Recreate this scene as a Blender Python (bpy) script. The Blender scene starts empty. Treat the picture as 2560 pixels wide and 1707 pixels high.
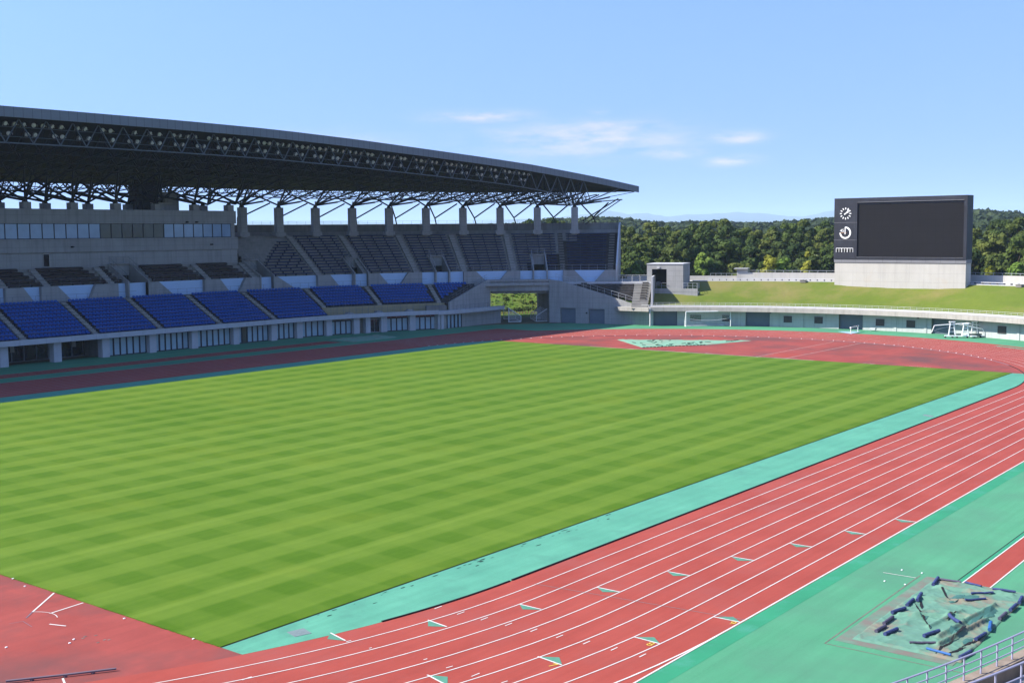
import bpy, math, random
from mathutils import Vector, Matrix, noise
R = math.radians
random.seed(7)
scn = bpy.context.scene
col = scn.collection

# ------------------------------------------------------------------ camera
cam_d = bpy.data.cameras.new('camera'); cam = bpy.data.objects.new('camera', cam_d); col.objects.link(cam)
cam_d.sensor_width = 36.0; cam_d.lens = 2934.12 / 2560 * 36.0
cam_d.clip_start = 0.3; cam_d.clip_end = 24000
yaw, pit, rol = 0.666810769, -0.0914484787, -0.00916179119
CAM = Vector((-27.4378, -35.9819, 15.6992))
f_ = Vector((math.cos(pit) * math.cos(yaw), math.cos(pit) * math.sin(yaw), math.sin(pit)))
r_ = f_.cross(Vector((0, 0, 1))).normalized(); u_ = r_.cross(f_)
r2 = math.cos(rol) * r_ + math.sin(rol) * u_; u2 = -math.sin(rol) * r_ + math.cos(rol) * u_
m = Matrix((r2, u2, -f_)).transposed().to_4x4(); m.translation = CAM
cam.matrix_world = m
scn.camera = cam

# ------------------------------------------------------------------ sky, sun, exposure
SX, SY = 0.745, 0.75                       # shadow of a 1 m stick: +SX in x, -SY in y
sun_dir = Vector((-SX, SY, 1.0)).normalized()
elev = math.asin(sun_dir.z); rot = math.atan2(sun_dir.x, sun_dir.y)
w = bpy.data.worlds.new('World'); scn.world = w; w.use_nodes = True
nt = w.node_tree; nt.nodes.clear()
N = nt.nodes.new; L = nt.links.new
out = N('ShaderNodeOutputWorld'); bg = N('ShaderNodeBackground'); bg.inputs['Strength'].default_value = SKY_STRENGTH = 0.135
sky = N('ShaderNodeTexSky'); sky.sky_type = 'NISHITA'; sky.sun_disc = False
sky.sun_elevation = elev; sky.sun_rotation = rot
sky.altitude = 100; sky.air_density = 1.0; sky.dust_density = 0.25; sky.ozone_density = 3.0
tc = N('ShaderNodeTexCoord'); sep = N('ShaderNodeSeparateXYZ'); L(tc.outputs['Generated'], sep.inputs[0])
lift = N('ShaderNodeVectorMath'); lift.operation = 'MULTIPLY_ADD'; lift.inputs[1].default_value = (1, 1, .8); lift.inputs[2].default_value = (0, 0, .27); L(tc.outputs['Generated'], lift.inputs[0])
nrm = N('ShaderNodeVectorMath'); nrm.operation = 'NORMALIZE'; L(lift.outputs[0], nrm.inputs[0]); L(nrm.outputs[0], sky.inputs['Vector'])      # clear dry air: little brightening at the horizon
def wm(op, a, b=None):
    n = N('ShaderNodeMath'); n.operation = op
    for i, v in enumerate((a, b)):
        if v is None: continue
        if isinstance(v, (int, float)): n.inputs[i].default_value = v
        else: L(v, n.inputs[i])
    return n.outputs[0]
# thin clouds, a few patches low in the north east, made of stretched noise in (azimuth, elevation)
az = wm('ARCTAN2', sep.outputs[1], sep.outputs[0]); el = wm('ARCSINE', sep.outputs[2])
comb = N('ShaderNodeCombineXYZ'); L(wm('MULTIPLY', az, 22.0), comb.inputs[0]); L(wm('MULTIPLY', el, 85.0), comb.inputs[1])
nz = N('ShaderNodeTexNoise'); nz.inputs['Scale'].default_value = 1.0; nz.inputs['Detail'].default_value = 7; nz.inputs['Roughness'].default_value = 0.62
L(comb.outputs[0], nz.inputs['Vector'])
total = None
for (a0, e0, sa, se, amp) in ((34.6, 4.45, 4.3, .75, .9), (33.2, 5.05, 2.6, .30, .8), (39.6, 5.6, 2.2, .24, 1.0), (27.4, 4.45, 1.15, .26, 1.15), (27.7, 3.35, 1.1, .24, 1.1), (30.6, 3.75, 1.7, .22, .95), (47.0, 4.5, 3.5, .45, .35), (33.9, 5.75, .45, .14, .6)):
    ta = wm('POWER', wm('DIVIDE', wm('SUBTRACT', az, R(a0)), R(sa)), 2.0)
    te = wm('POWER', wm('DIVIDE', wm('SUBTRACT', el, R(e0)), R(se)), 2.0)
    g = wm('MULTIPLY', wm('EXPONENT', wm('MULTIPLY', wm('ADD', ta, te), -1.0)), amp)
    total = g if total is None else wm('MAXIMUM', total, g)
cmap = N('ShaderNodeMapRange'); cmap.inputs[1].default_value = 0.34; cmap.inputs[2].default_value = 0.72; L(nz.outputs[0], cmap.inputs[0])
dens = wm('MULTIPLY', wm('MULTIPLY', total, cmap.outputs[0]), 1.6)
mix = N('ShaderNodeMix'); mix.data_type = 'RGBA'; mix.blend_type = 'MIX'
eh = wm('MULTIPLY', wm('EXPONENT', wm('MULTIPLY', wm('MAXIMUM', el, 0.0), -9.0)), 0.85)
hor = N('ShaderNodeMix'); hor.data_type = 'RGBA'; hor.blend_type = 'MULTIPLY'; L(eh, hor.inputs[0]); hor.inputs[7].default_value = (.66, .58, .74, 1)
tint = N('ShaderNodeMix'); tint.data_type = 'RGBA'; tint.blend_type = 'MULTIPLY'; tint.inputs[0].default_value = 1.0
L(sky.outputs[0], tint.inputs[6]); tint.inputs[7].default_value = (.93, .99, 1.22, 1)
L(tint.outputs[2], hor.inputs[6])
L(dens, mix.inputs[0]); L(hor.outputs[2], mix.inputs[6]); mix.inputs[7].default_value = (3.0, 2.88, 3.5, 1)
L(mix.outputs[2], bg.inputs['Color']); L(bg.outputs[0], out.inputs[0])
sd = bpy.data.lights.new('sun', 'SUN'); sd.energy = 5.0; sd.angle = R(0.5); sd.color = (1.0, 0.95, 0.87)
so = bpy.data.objects.new('sun', sd); col.objects.link(so); so.rotation_euler = sun_dir.to_track_quat('Z', 'Y').to_euler(); so.location = (0, 60, 120)
scn.view_settings.view_transform = 'Standard'; scn.view_settings.look = 'None'
scn.view_settings.exposure = 1.05; scn.view_settings.gamma = 1.0
try: scn.cycles.max_bounces = 6; scn.cycles.diffuse_bounces = 3; scn.cycles.volume_bounces = 1; scn.cycles.use_denoising = True
except Exception: pass

# ------------------------------------------------------------------ materials
ALB = 0.65                                 # one scale for the base colours below
def mat(name, base, var=0.12, scale=0.6, rough=0.8, metal=0.0, along=0.0, c2=None, detail=4, streak=0.0, joints=None, bump=0.0, spec=0.3, blot=None):
    """principled + noise in world position; streak: vertical rain marks; joints: (w,h,dark) panel lines in UV metres; blot: (colour, scale, lo, hi) patches of wear"""
    mt = bpy.data.materials.new(name); mt.use_nodes = True
    k = ALB; base = tuple(c * k for c in base); c2 = tuple(c * k for c in c2) if c2 else None
    if blot: blot = (tuple(c * k for c in blot[0]), *blot[1:])
    t = mt.node_tree; b = t.nodes['Principled BSDF']; n_ = t.nodes.new; l_ = t.links.new
    b.inputs['Roughness'].default_value = rough; b.inputs['Metallic'].default_value = metal
    b.inputs['Specular IOR Level'].default_value = spec
    c2 = c2 or tuple(min(1, c * (1 + var)) for c in base); c1 = tuple(c * (1 - var) for c in base)
    geo = n_('ShaderNodeNewGeometry')
    no = n_('ShaderNodeTexNoise'); no.inputs['Scale'].default_value = scale; no.inputs['Detail'].default_value = detail; no.inputs['Roughness'].default_value = .6
    l_(geo.outputs['Position'], no.inputs['Vector'])
    rp = n_('ShaderNodeValToRGB'); rp.color_ramp.elements[0].position = .3; rp.color_ramp.elements[1].position = .7
    rp.color_ramp.elements[0].color = (*c1, 1); rp.color_ramp.elements[1].color = (*c2, 1)
    l_(no.outputs[0], rp.inputs[0]); cur = rp.outputs[0]
    def mul(cur, fac_out, colour, mode='MIX'):
        mx = n_('ShaderNodeMix'); mx.data_type = 'RGBA'; mx.blend_type = mode
        l_(fac_out, mx.inputs[0]); l_(cur, mx.inputs[6]); mx.inputs[7].default_value = (*colour, 1); return mx.outputs[2]
    if streak:
        mp = n_('ShaderNodeMapping'); mp.inputs['Scale'].default_value = (1.6, 1.6, .12); l_(geo.outputs['Position'], mp.inputs[0])
        n2 = n_('ShaderNodeTexNoise'); n2.inputs['Scale'].default_value = 1.2; n2.inputs['Detail'].default_value = 5; l_(mp.outputs[0], n2.inputs[0])
        mr = n_('ShaderNodeMapRange'); mr.inputs[1].default_value = .48; mr.inputs[2].default_value = .75; mr.inputs[4].default_value = streak; l_(n2.outputs[0], mr.inputs[0])
        cur = mul(cur, mr.outputs[0], tuple(c * .35 for c in base))
    if along:                                  # fine wear drawn out along the running direction
        mp = n_('ShaderNodeMapping'); mp.inputs['Scale'].default_value = (.05, 1.1, 1); l_(geo.outputs['Position'], mp.inputs[0])
        n2 = n_('ShaderNodeTexNoise'); n2.inputs['Scale'].default_value = 1.6; n2.inputs['Detail'].default_value = 6; n2.inputs['Roughness'].default_value = .7; l_(mp.outputs[0], n2.inputs[0])
        mr = n_('ShaderNodeMapRange'); mr.inputs[1].default_value = .42; mr.inputs[2].default_value = .78; mr.inputs[4].default_value = along; l_(n2.outputs[0], mr.inputs[0])
        cur = mul(cur, mr.outputs[0], tuple(c * .62 for c in base))
        n2 = n_('ShaderNodeTexNoise'); n2.inputs['Scale'].default_value = 7; n2.inputs['Detail'].default_value = 8; n2.inputs['Roughness'].default_value = .8; l_(geo.outputs['Position'], n2.inputs[0])
        mr = n_('ShaderNodeMapRange'); mr.inputs[1].default_value = .5; mr.inputs[2].default_value = .8; mr.inputs[4].default_value = along * .8; l_(n2.outputs[0], mr.inputs[0])
        cur = mul(cur, mr.outputs[0], tuple(min(1, c * 1.5) for c in base))
    if blot:
        n3 = n_('ShaderNodeTexNoise'); n3.inputs['Scale'].default_value = blot[1]; n3.inputs['Detail'].default_value = 6; n3.inputs['Roughness'].default_value = .65; l_(geo.outputs['Position'], n3.inputs[0])
        mr = n_('ShaderNodeMapRange'); mr.inputs[1].default_value = blot[2]; mr.inputs[2].default_value = blot[3]; l_(n3.outputs[0], mr.inputs[0])
        cur = mul(cur, mr.outputs[0], blot[0])
    if joints:
        uv = n_('ShaderNodeUVMap'); br = n_('ShaderNodeTexBrick'); br.offset = 0; br.squash = 1
        br.inputs['Scale'].default_value = 1; br.inputs['Brick Width'].default_value = joints[0]; br.inputs['Row Height'].default_value = joints[1]
        br.inputs['Mortar Size'].default_value = joints[3] if len(joints) > 3 else .022; br.inputs['Mortar Smooth'].default_value = .1
        br.inputs['Color1'].default_value = (0, 0, 0, 1); br.inputs['Color2'].default_value = (.0, .0, .0, 1); br.inputs['Mortar'].default_value = (1, 1, 1, 1)
        l_(uv.outputs[0], br.inputs['Vector'])
        mm = n_('ShaderNodeMath'); mm.operation = 'MULTIPLY'; mm.inputs[1].default_value = joints[2]; l_(br.outputs['Color'], mm.inputs[0])
        cur = mul(cur, mm.outputs[0], tuple(c * .3 for c in base))
    l_(cur, b.inputs['Base Color'])
    if bump:
        bp = n_('ShaderNodeBump'); bp.inputs['Strength'].default_value = bump; bp.inputs['Distance'].default_value = .05; l_(no.outputs[0], bp.inputs['Height']); l_(bp.outputs[0], b.inputs['Normal'])
    return mt

M = {}
M['concrete'] = mat('concrete', (.44, .44, .42), .10, .35, .9, streak=.30, joints=(1.8, .9, .35))
M['concrete_dark'] = mat('concrete_dark', (.30, .285, .255), .16, .5, .9, streak=.45, joints=(1.8, .9, .4))
M['concrete_pale'] = mat('concrete_pale', (.60, .575, .52), .06, .3, .9, streak=.14, joints=(2.42, 1.45, .32, .02), blot=((.60, .54, .45), .35, .55, .75))
M['concrete_band'] = mat('concrete_band', (.52, .49, .43), .10, .8, .9, streak=.35, joints=(3.6, 9, .5))
M['fascia_concrete'] = mat('fascia_concrete', (.60, .61, .63), .06, .8, .85, streak=.14, joints=(3.5, 9, .5))
M['wall_pale'] = mat('wall_pale', (.60, .64, .61), .08, .35, .9, streak=.28, joints=(1.8, 1.25, .35))  # wall concrete made paler to carry light bounced up from the ground
M['louver'] = mat('window_louver', (.095, .088, .080), .15, 2, .7)
M['concrete_brown'] = mat('concrete_brown', (.36, .285, .22), .16, 1.5, .92, streak=.5)
M['coping'] = mat('coping', (.68, .68, .68), .06, 1.2, .8, joints=(1.8, 9, .3))
M['terrace_low'] = mat('terrace_low', (.055, .055, .06), .14, .7, .92)  # near-black concrete: the shade between seat rows is put into the colour
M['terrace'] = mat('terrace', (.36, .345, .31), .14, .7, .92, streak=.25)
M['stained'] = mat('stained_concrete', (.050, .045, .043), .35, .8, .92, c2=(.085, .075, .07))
M['stair'] = mat('stair', (.42, .41, .375), .10, 1.5, .9)
M['stair_stained'] = mat('stair_stained', (.21, .20, .175), .2, 1.5, .9)
M['panel_blue'] = mat('panel_blue', (.58, .80, 1.05), .04, .5, .5, streak=.05)
M['seat_blue'] = mat('seat_blue', (.020, .125, .50), .16, 3, .55, spec=.25)
M['bench_blue'] = mat('bench_blue', (.010, .024, .105), .25, 1.5, .65)
M['bench_brown'] = mat('bench_brown', (.045, .028, .024), .25, 2, .7)
M['steel'] = mat('roof_steel', (.11, .13, .155), .1, 1, .6)
M['steel_dark'] = mat('steel_dark', (.022, .022, .024), .15, 1, .6)
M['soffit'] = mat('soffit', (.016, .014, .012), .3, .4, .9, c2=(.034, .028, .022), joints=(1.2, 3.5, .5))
M['fascia_metal'] = mat('fascia_metal', (.225, .25, .285), .06, .25, .55, joints=(1.17, 30, .75, .03))
M['roof_sheet'] = mat('roof_sheet', (.33, .36, .38), .08, .5, .5)
M['rail'] = mat('galvanised_rail', (.50, .53, .57), .06, 2, .45, metal=.0)
M['rail_dark'] = mat('rail_grey', (.20, .22, .25), .1, 2, .5)
M['rail_lilac'] = mat('rail_lilac', (.46, .46, .62), .05, 2, .4)
M['white'] = mat('white_paint', (1.2, 1.2, 1.17), .05, 3, .5)
M['line'] = mat('line_paint', (.76, .73, .68), .12, 2.5, .8)
M['shutter'] = mat('shutter', (.17, .22, .27), .05, 1, .5, joints=(50, .16, .35, .02))
M['glass_blind'] = mat('window_blind', (.44, .62, .72), .07, .8, .25, spec=.5, streak=.06)
M['glass_sky'] = mat('window_sky', (.34, .52, .74), .10, .5, .12, spec=.6)
M['glass_dark'] = mat('window_dark', (.022, .025, .028), .2, .5, .12, spec=.6)
M['glass_olive'] = mat('window_olive', (.10, .115, .10), .15, .6, .2, spec=.5)
M['mullion'] = mat('mullion', (.05, .055, .065), .1, 1, .5)
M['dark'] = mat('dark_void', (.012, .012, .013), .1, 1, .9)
M['screen'] = mat('screen_panel', (.014, .013, .0155), .14, .22, .75, spec=.12, joints=(1.28, .96, .45, .03))
M['board'] = mat('board_cladding', (.026, .028, .040), .14, .3, .55, streak=.3, joints=(2.4, 3.2, .5, .03), blot=((.045, .05, .065), .6, .5, .8))
M['board_trim'] = mat('board_trim', (.24, .24, .255), .08, .4, .6, joints=(2.4, 9, .6, .03))
M['black'] = mat('black_rubber', (.012, .011, .012), .2, 2, .8)
M['kerb'] = mat('kerb_metal', (.21, .16, .19), .15, 2, .6)
M['yellow_board'] = mat('yellow_board', (.47, .39, .22), .10, .6, .8, streak=.15, joints=(1.8, .45, .35))
M['yellow'] = mat('yellow_paint', (.80, .55, .08), .1, 2, .7)
M['mark_green'] = mat('mark_green', (.10, .30, .20), .1, 2, .8)
M['red_panel'] = mat('red_panel', (.34, .11, .09), .1, 1, .6)
M['lamp_glass'] = mat('lamp_glass', (.75, .75, .70), .35, 3.0, .2, spec=.6)
M['lamp_body'] = mat('lamp_body', (.30, .30, .29), .1, 2, .45)
M['bark'] = mat('bark', (.11, .085, .065), .3, 2, .95)
M['roll'] = mat('roll_blue', (.045, .065, .19), .2, 4, .7)
M['roll_grey'] = mat('roll_grey', (.10, .09, .14), .2, 4, .7)
M['roll_bright'] = mat('roll_bright', (.03, .14, .40), .2, 4, .6)
M['pad_green'] = mat('pad_green', (.01, .07, .045), .2, 3, .8)
M['pit_blue'] = mat('pit_blue', (.40, .62, .78), .06, 1.5, .6)
M['drain'] = mat('drain_cover', (.20, .26, .26), .12, 5, .8)
M['pit_edge'] = mat('pit_edge', (.16, .27, .19), .2, .9, .95, blot=((.22, .18, .15), .7, .42, .62))
M['dirt'] = mat('dirt', (.20, .16, .14), .3, 2.0, .95)
M['terracotta'] = mat('terracotta', (.60, .33, .20), .1, 2, .8)

# running track: faded red with lighter traffic lanes, and dirty patches
M['track'] = mat('track_red', along=.46, base=(.40, .058, .036), var=.10, scale=.22, rough=.88, c2=(.45, .080, .054), detail=6, blot=((.37, .080, .062), .16, .52, .72), bump=.02)
M['dzone'] = mat('track_red_worn', along=.46, base=(.36, .058, .042), var=.14, scale=.28, rough=.88, c2=(.42, .082, .062), detail=7, blot=((.17, .060, .054), .11, .46, .66), bump=.02)
M['teal'] = mat('track_teal', along=.46, base=(.098, .375, .245), var=.09, scale=.35, rough=.85, c2=(.125, .43, .28), detail=7, blot=((.085, .29, .20), .5, .55, .75))
M['green'] = mat('track_green', along=.46, base=(.075, .335, .165), var=.08, scale=.10, rough=.85, c2=(.11, .385, .205), detail=7, blot=((.088, .265, .155), .11, .47, .68))
M['green_dark'] = mat('track_green_edge', (.032, .30, .145), .10, .4, .85, blot=((.07, .34, .22), .6, .5, .7))
# grass: two crossing sets of mowing stripes, worn yellow patches, fine blade noise drawn out along the mower's path
def grass_mat(name, a, b_, stripes=True):
    mt = bpy.data.materials.new(name); mt.use_nodes = True
    t = mt.node_tree; bs = t.nodes['Principled BSDF']; n_ = t.nodes.new; l_ = t.links.new
    bs.inputs['Roughness'].default_value = .9; bs.inputs['Specular IOR Level'].default_value = .1
    geo = n_('ShaderNodeNewGeometry'); sp = n_('ShaderNodeSeparateXYZ'); l_(geo.outputs['Position'], sp.inputs[0])
    def ma(op, x, y=None, z=None):
        n = n_('ShaderNodeMath'); n.operation = op
        for i, v in enumerate((x, y, z)):
            if v is None: continue
            if isinstance(v, (int, float)): n.inputs[i].default_value = v
            else: l_(v, n.inputs[i])
        return n.outputs[0]
    def noi(scale, sc=(1, 1, 1), det=4):
        mp = n_('ShaderNodeMapping'); mp.inputs['Scale'].default_value = sc; l_(geo.outputs['Position'], mp.inputs[0])
        n = n_('ShaderNodeTexNoise'); n.inputs['Scale'].default_value = scale; n.inputs['Detail'].default_value = det; n.inputs['Roughness'].default_value = .65
        l_(mp.outputs[0], n.inputs[0]); return n.outputs[0]
    def wave(v, period, phase, sharp):
        s = ma('SINE', ma('MULTIPLY', ma('SUBTRACT', v, phase), 2 * math.pi / period))
        n = n_('ShaderNodeMapRange'); n.interpolation_type = 'SMOOTHSTEP'; n.inputs[1].default_value = -sharp; n.inputs[2].default_value = sharp; l_(s, n.inputs[0]); return n.outputs[0]
    fac = ma('MULTIPLY', ma('SUBTRACT', noi(.9, (1, 1, 1), 8), .5), .30)
    fac = ma('ADD', fac, ma('MULTIPLY', ma('SUBTRACT', noi(.07, (1, 1, 1), 5), .5), .75 if stripes else 1.3))
    fac = ma('ADD', fac, ma('MULTIPLY', ma('SUBTRACT', noi(3.0, (.02, .9, 1), 5), .5), .48))
    if stripes:
        wx = ma('ADD', sp.outputs[0], ma('MULTIPLY', ma('SUBTRACT', noi(.25), .5), .5)); wy = ma('ADD', sp.outputs[1], ma('MULTIPLY', ma('SUBTRACT', noi(.05, (.3, 3, 1)), .5), .4))
        sy = wave(wy, 3.6, 15.3, .28); sx = wave(wx, 3.58, 29.15, .28)
        sxx = sx; fac = ma('ADD', fac, ma('ADD', ma('MULTIPLY', sy, .36), ma('MULTIPLY', ma('MULTIPLY', sxx, ma('SUBTRACT', 1.15, ma('MULTIPLY', sy, .65))), .14)))
        fac = ma('ADD', fac, .12)
        # each fifth pass was cut lower: a thin bleached line along it
        th = ma('GREATER_THAN', ma('SINE', ma('MULTIPLY', ma('SUBTRACT', wy, 3.1), 2 * math.pi / 10.8)), .992); fac = ma('ADD', fac, ma('MULTIPLY', th, .16))
    else:
        fac = ma('ADD', fac, .45)
    rp = n_('ShaderNodeValToRGB'); e = rp.color_ramp.elements
    e[0].position = 0.0; e[0].color = (*a, 1); e[1].position = 1.0; e[1].color = (*b_, 1)
    l_(fac, rp.inputs[0])
    mx = n_('ShaderNodeMix'); mx.data_type = 'RGBA'
    mr = n_('ShaderNodeMapRange'); mr.inputs[1].default_value = .52 if stripes else .46; mr.inputs[2].default_value = .75 if stripes else .66; mr.inputs[4].default_value = .42 if stripes else .7; l_(noi(.13 if stripes else .09, (1, 1, 1), 6), mr.inputs[0])
    l_(mr.outputs[0], mx.inputs[0]); l_(rp.outputs[0], mx.inputs[6]); mx.inputs[7].default_value = (.115, .155, .010, 1) if stripes else (.185, .15, .055, 1)
    l_(mx.outputs[2], bs.inputs['Base Color'])
    bp = n_('ShaderNodeBump'); bp.inputs['Strength'].default_value = .25; bp.inputs['Distance'].default_value = .03; l_(noi(14, (1, 1, 1), 3), bp.inputs['Height']); l_(bp.outputs[0], bs.inputs['Normal'])
    return mt
M['turf'] = grass_mat('turf', (.044, .102, .003), (.122, .186, .023))
M['bank_grass'] = grass_mat('bank_grass', (.068, .105, .012), (.125, .155, .022), False)
M['meadow'] = grass_mat('meadow', (.042, .088, .012), (.105, .150, .020), False)

def leaf_mat(name, c1, c2, c3, scale=.35):
    mt = bpy.data.materials.new(name); mt.use_nodes = True
    t = mt.node_tree; b = t.nodes['Principled BSDF']; n_ = t.nodes.new; l_ = t.links.new
    b.inputs['Roughness'].default_value = .75; b.inputs['Specular IOR Level'].default_value = .15
    geo = n_('ShaderNodeNewGeometry'); no = n_('ShaderNodeTexNoise'); no.inputs['Scale'].default_value = scale; no.inputs['Detail'].default_value = 4; l_(geo.outputs['Position'], no.inputs[0])
    oi = n_('ShaderNodeObjectInfo')
    ad = n_('ShaderNodeMath'); ad.operation = 'MULTIPLY_ADD'; ad.inputs[1].default_value = .45; l_(oi.outputs['Random'], ad.inputs[0]); l_(no.outputs[0], ad.inputs[2])
    sb = n_('ShaderNodeMath'); sb.operation = 'SUBTRACT'; sb.inputs[1].default_value = .22; l_(ad.outputs[0], sb.inputs[0])
    rp = n_('ShaderNodeValToRGB'); e = rp.color_ramp.elements; e[0].position = .25; e[0].color = (*c1, 1); e[1].position = .8; e[1].color = (*c3, 1)
    k = e.new(.5); k.color = (*c2, 1)
    l_(sb.outputs[0], rp.inputs[0]); l_(rp.outputs[0], b.inputs['Base Color'])
    tr = n_('ShaderNodeBsdfTranslucent'); l_(rp.outputs[0], tr.inputs['Color']); ms = n_('ShaderNodeMixShader'); ms.inputs[0].default_value = .22
    l_(b.outputs[0], ms.inputs[1]); l_(tr.outputs[0], ms.inputs[2]); l_(ms.outputs[0], t.nodes['Material Output'].inputs[0])
    return mt
M['leaf_dark'] = leaf_mat('leaf_dark', (.020, .038, .009), (.048, .078, .015), (.086, .118, .022))
M['leaf_olive'] = leaf_mat('leaf_olive', (.032, .052, .011), (.070, .094, .018), (.112, .130, .026))
M['leaf_light'] = leaf_mat('leaf_light', (.08, .14, .02), (.125, .20, .03), (.18, .25, .04))
M['leaf_yellow'] = leaf_mat('leaf_yellow', (.12, .14, .015), (.19, .20, .02), (.25, .25, .03))
M['hill'] = leaf_mat('hill_wood', (.022, .036, .014), (.036, .055, .018), (.06, .075, .026), .03)
M['mountain'] = mat('mountain', (.05, .075, .06), .2, .004, .95)
M['soil'] = mat('soil', (.16, .17, .07), .25, .05, .95, c2=(.22, .20, .10))

def tarp_mat(name, base, dirt):
    mt = mat(name, base, .10, 1.2, .75, blot=(dirt, .55, .50, .66), bump=.15, detail=6)
    return mt
M['tarp'] = tarp_mat('tarp_green', (.140, .305, .215), (.28, .235, .17))
M['tarp_far'] = tarp_mat('tarp_pale', (.235, .46, .31), (.34, .36, .26))
M['tarp_dark'] = mat('tarp_patch', (.06, .18, .15), .12, 2, .7)

def net_mat():
    mt = bpy.data.materials.new('goal_net'); mt.use_nodes = True
    t = mt.node_tree; b = t.nodes['Principled BSDF']; b.inputs['Base Color'].default_value = (.6, .6, .6, 1)
    n_ = t.nodes.new; l_ = t.links.new
    uv = n_('ShaderNodeUVMap'); br = n_('ShaderNodeTexBrick'); br.offset = 0; br.inputs['Scale'].default_value = 1; br.inputs['Brick Width'].default_value = .14; br.inputs['Row Height'].default_value = .14
    br.inputs['Mortar Size'].default_value = .008; br.inputs['Color1'].default_value = br.inputs['Color2'].default_value = (0, 0, 0, 1); br.inputs['Mortar'].default_value = (1, 1, 1, 1); l_(uv.outputs[0], br.inputs['Vector'])
    l_(br.outputs['Color'], b.inputs['Alpha'])
    return mt
M['net'] = net_mat()

# ------------------------------------------------------------------ mesh builder
class MB:
    def __init__(s): s.v = []; s.f = []; s.m = []; s.uv = []; s.mats = []
    def mi(s, key):
        if key not in s.mats: s.mats.append(key)
        return s.mats.index(key)
    def face(s, pts, key, uv=None):
        i = len(s.v); s.v += [tuple(p) for p in pts]; s.f.append(tuple(range(i, i + len(pts)))); s.m.append(s.mi(key))
        if uv is None:
            p = [Vector(q) for q in pts]; n = (p[1] - p[0]).cross(p[2] - p[0])
            if n.length < 1e-12 and len(p) > 3: n = (p[2] - p[1]).cross(p[3] - p[1])
            n = n.normalized() if n.length > 0 else Vector((0, 0, 1))
            if abs(n.z) > .75: uv = [(q.x, q.y) for q in p]
            else:
                tg = Vector((-n.y, n.x, 0)).normalized(); uv = [(q.dot(tg), q.z) for q in p]
        s.uv.append(uv)
    def box(s, c, d, key, ax=None):
        """centre c, full size d, optional (x axis, y axis) unit vectors in plan"""
        ex, ey = (Vector((1, 0, 0)), Vector((0, 1, 0))) if ax is None else (Vector(ax[0]), Vector(ax[1]))
        ez = Vector((0, 0, 1)) if ax is None or len(ax) < 3 else Vector(ax[2])
        c = Vector(c); P = lambda a, b, e: c + ex * (a * d[0] / 2) + ey * (b * d[1] / 2) + ez * (e * d[2] / 2)
        q = [P(-1, -1, -1), P(1, -1, -1), P(1, 1, -1), P(-1, 1, -1), P(-1, -1, 1), P(1, -1, 1), P(1, 1, 1), P(-1, 1, 1)]
        for f in ((0, 3, 2, 1), (4, 5, 6, 7), (0, 1, 5, 4), (1, 2, 6, 5), (2, 3, 7, 6), (3, 0, 4, 7)): s.face([q[k] for k in f], key)
    def tube(s, a, b, r, key, n=4, r1=None, cap=False):
        a = Vector(a); b = Vector(b); d = b - a
        if d.length < 1e-6: return
        d.normalize(); h = Vector((0, 0, 1)) if abs(d.z) < .9 else Vector((1, 0, 0))
        x = d.cross(h).normalized(); y = x.cross(d); r1 = r if r1 is None else r1
        A = [a + (x * math.cos(t) + y * math.sin(t)) * r for t in [2 * math.pi * (k + .5) / n for k in range(n)]]
        B = [b + (x * math.cos(t) + y * math.sin(t)) * r1 for t in [2 * math.pi * (k + .5) / n for k in range(n)]]
        for k in range(n): s.face([A[k], B[k], B[(k + 1) % n], A[(k + 1) % n]][::-1], key)
        if cap: s.face(A, key); s.face(B[::-1], key)
    def poly(s, pts, z0, z1, key, top=None):
        """vertical prism over a plan polygon (counter-clockwise)"""
        n = len(pts)
        for k in range(n):
            a, b = pts[k], pts[(k + 1) % n]; s.face([(a[0], a[1], z0), (b[0], b[1], z0), (b[0], b[1], z1), (a[0], a[1], z1)], key)
        s.face([(p[0], p[1], z1) for p in pts], top or key); s.face([(p[0], p[1], z0) for p in pts][::-1], key)
    def loft(s, secs, key, us=None, closed=False, caps=False):
        """secs: list of equal length point lists; key: one material or one per profile segment"""
        n = len(secs[0]); m_ = n if closed else n - 1
        vs = [0]
        for k in range(m_): vs.append(vs[-1] + (Vector(secs[0][(k + 1) % n]) - Vector(secs[0][k])).length)
        for i in range(len(secs) - 1):
            a, b = secs[i], secs[i + 1]
            u0, u1 = (us[i], us[i + 1]) if us else (i, i + 1)
            for k in range(m_):
                k2 = (k + 1) % n; kk = key if isinstance(key, str) else key[k]
                if kk is None: continue
                s.face([a[k], b[k], b[k2], a[k2]], kk, [(u0, vs[k]), (u1, vs[k]), (u1, vs[k + 1]), (u0, vs[k + 1])])
        if caps:
            kk = key if isinstance(key, str) else key[0]
            s.face(secs[0][::-1], kk); s.face(secs[-1], kk)
    def build(s, name, parent=None, smooth=False, kind=None, merge=False):
        me = bpy.data.meshes.new(name); me.from_pydata(s.v, [], s.f)
        for k in s.mats: me.materials.append(M[k])
        me.polygons.foreach_set('material_index', s.m)
        ul = me.uv_layers.new(name='UVMap'); flat = [c for u in s.uv for p in u for c in p]; ul.data.foreach_set('uv', flat)
        me.update()
        if merge or smooth:
            import bmesh
            bm = bmesh.new(); bm.from_mesh(me); bmesh.ops.remove_doubles(bm, verts=bm.verts, dist=.0005); bm.to_mesh(me); bm.free()
        if smooth:
            for p in me.polygons: p.use_smooth = True
        o = bpy.data.objects.new(name, me); col.objects.link(o)
        if parent is not None: o.parent = parent
        if kind: o['kind'] = kind
        return o
def tag(o, label, cat, group=None, kind=None):
    o['label'] = label; o['category'] = cat
    if group: o['group'] = group
    if kind: o['kind'] = kind
    return o
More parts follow.
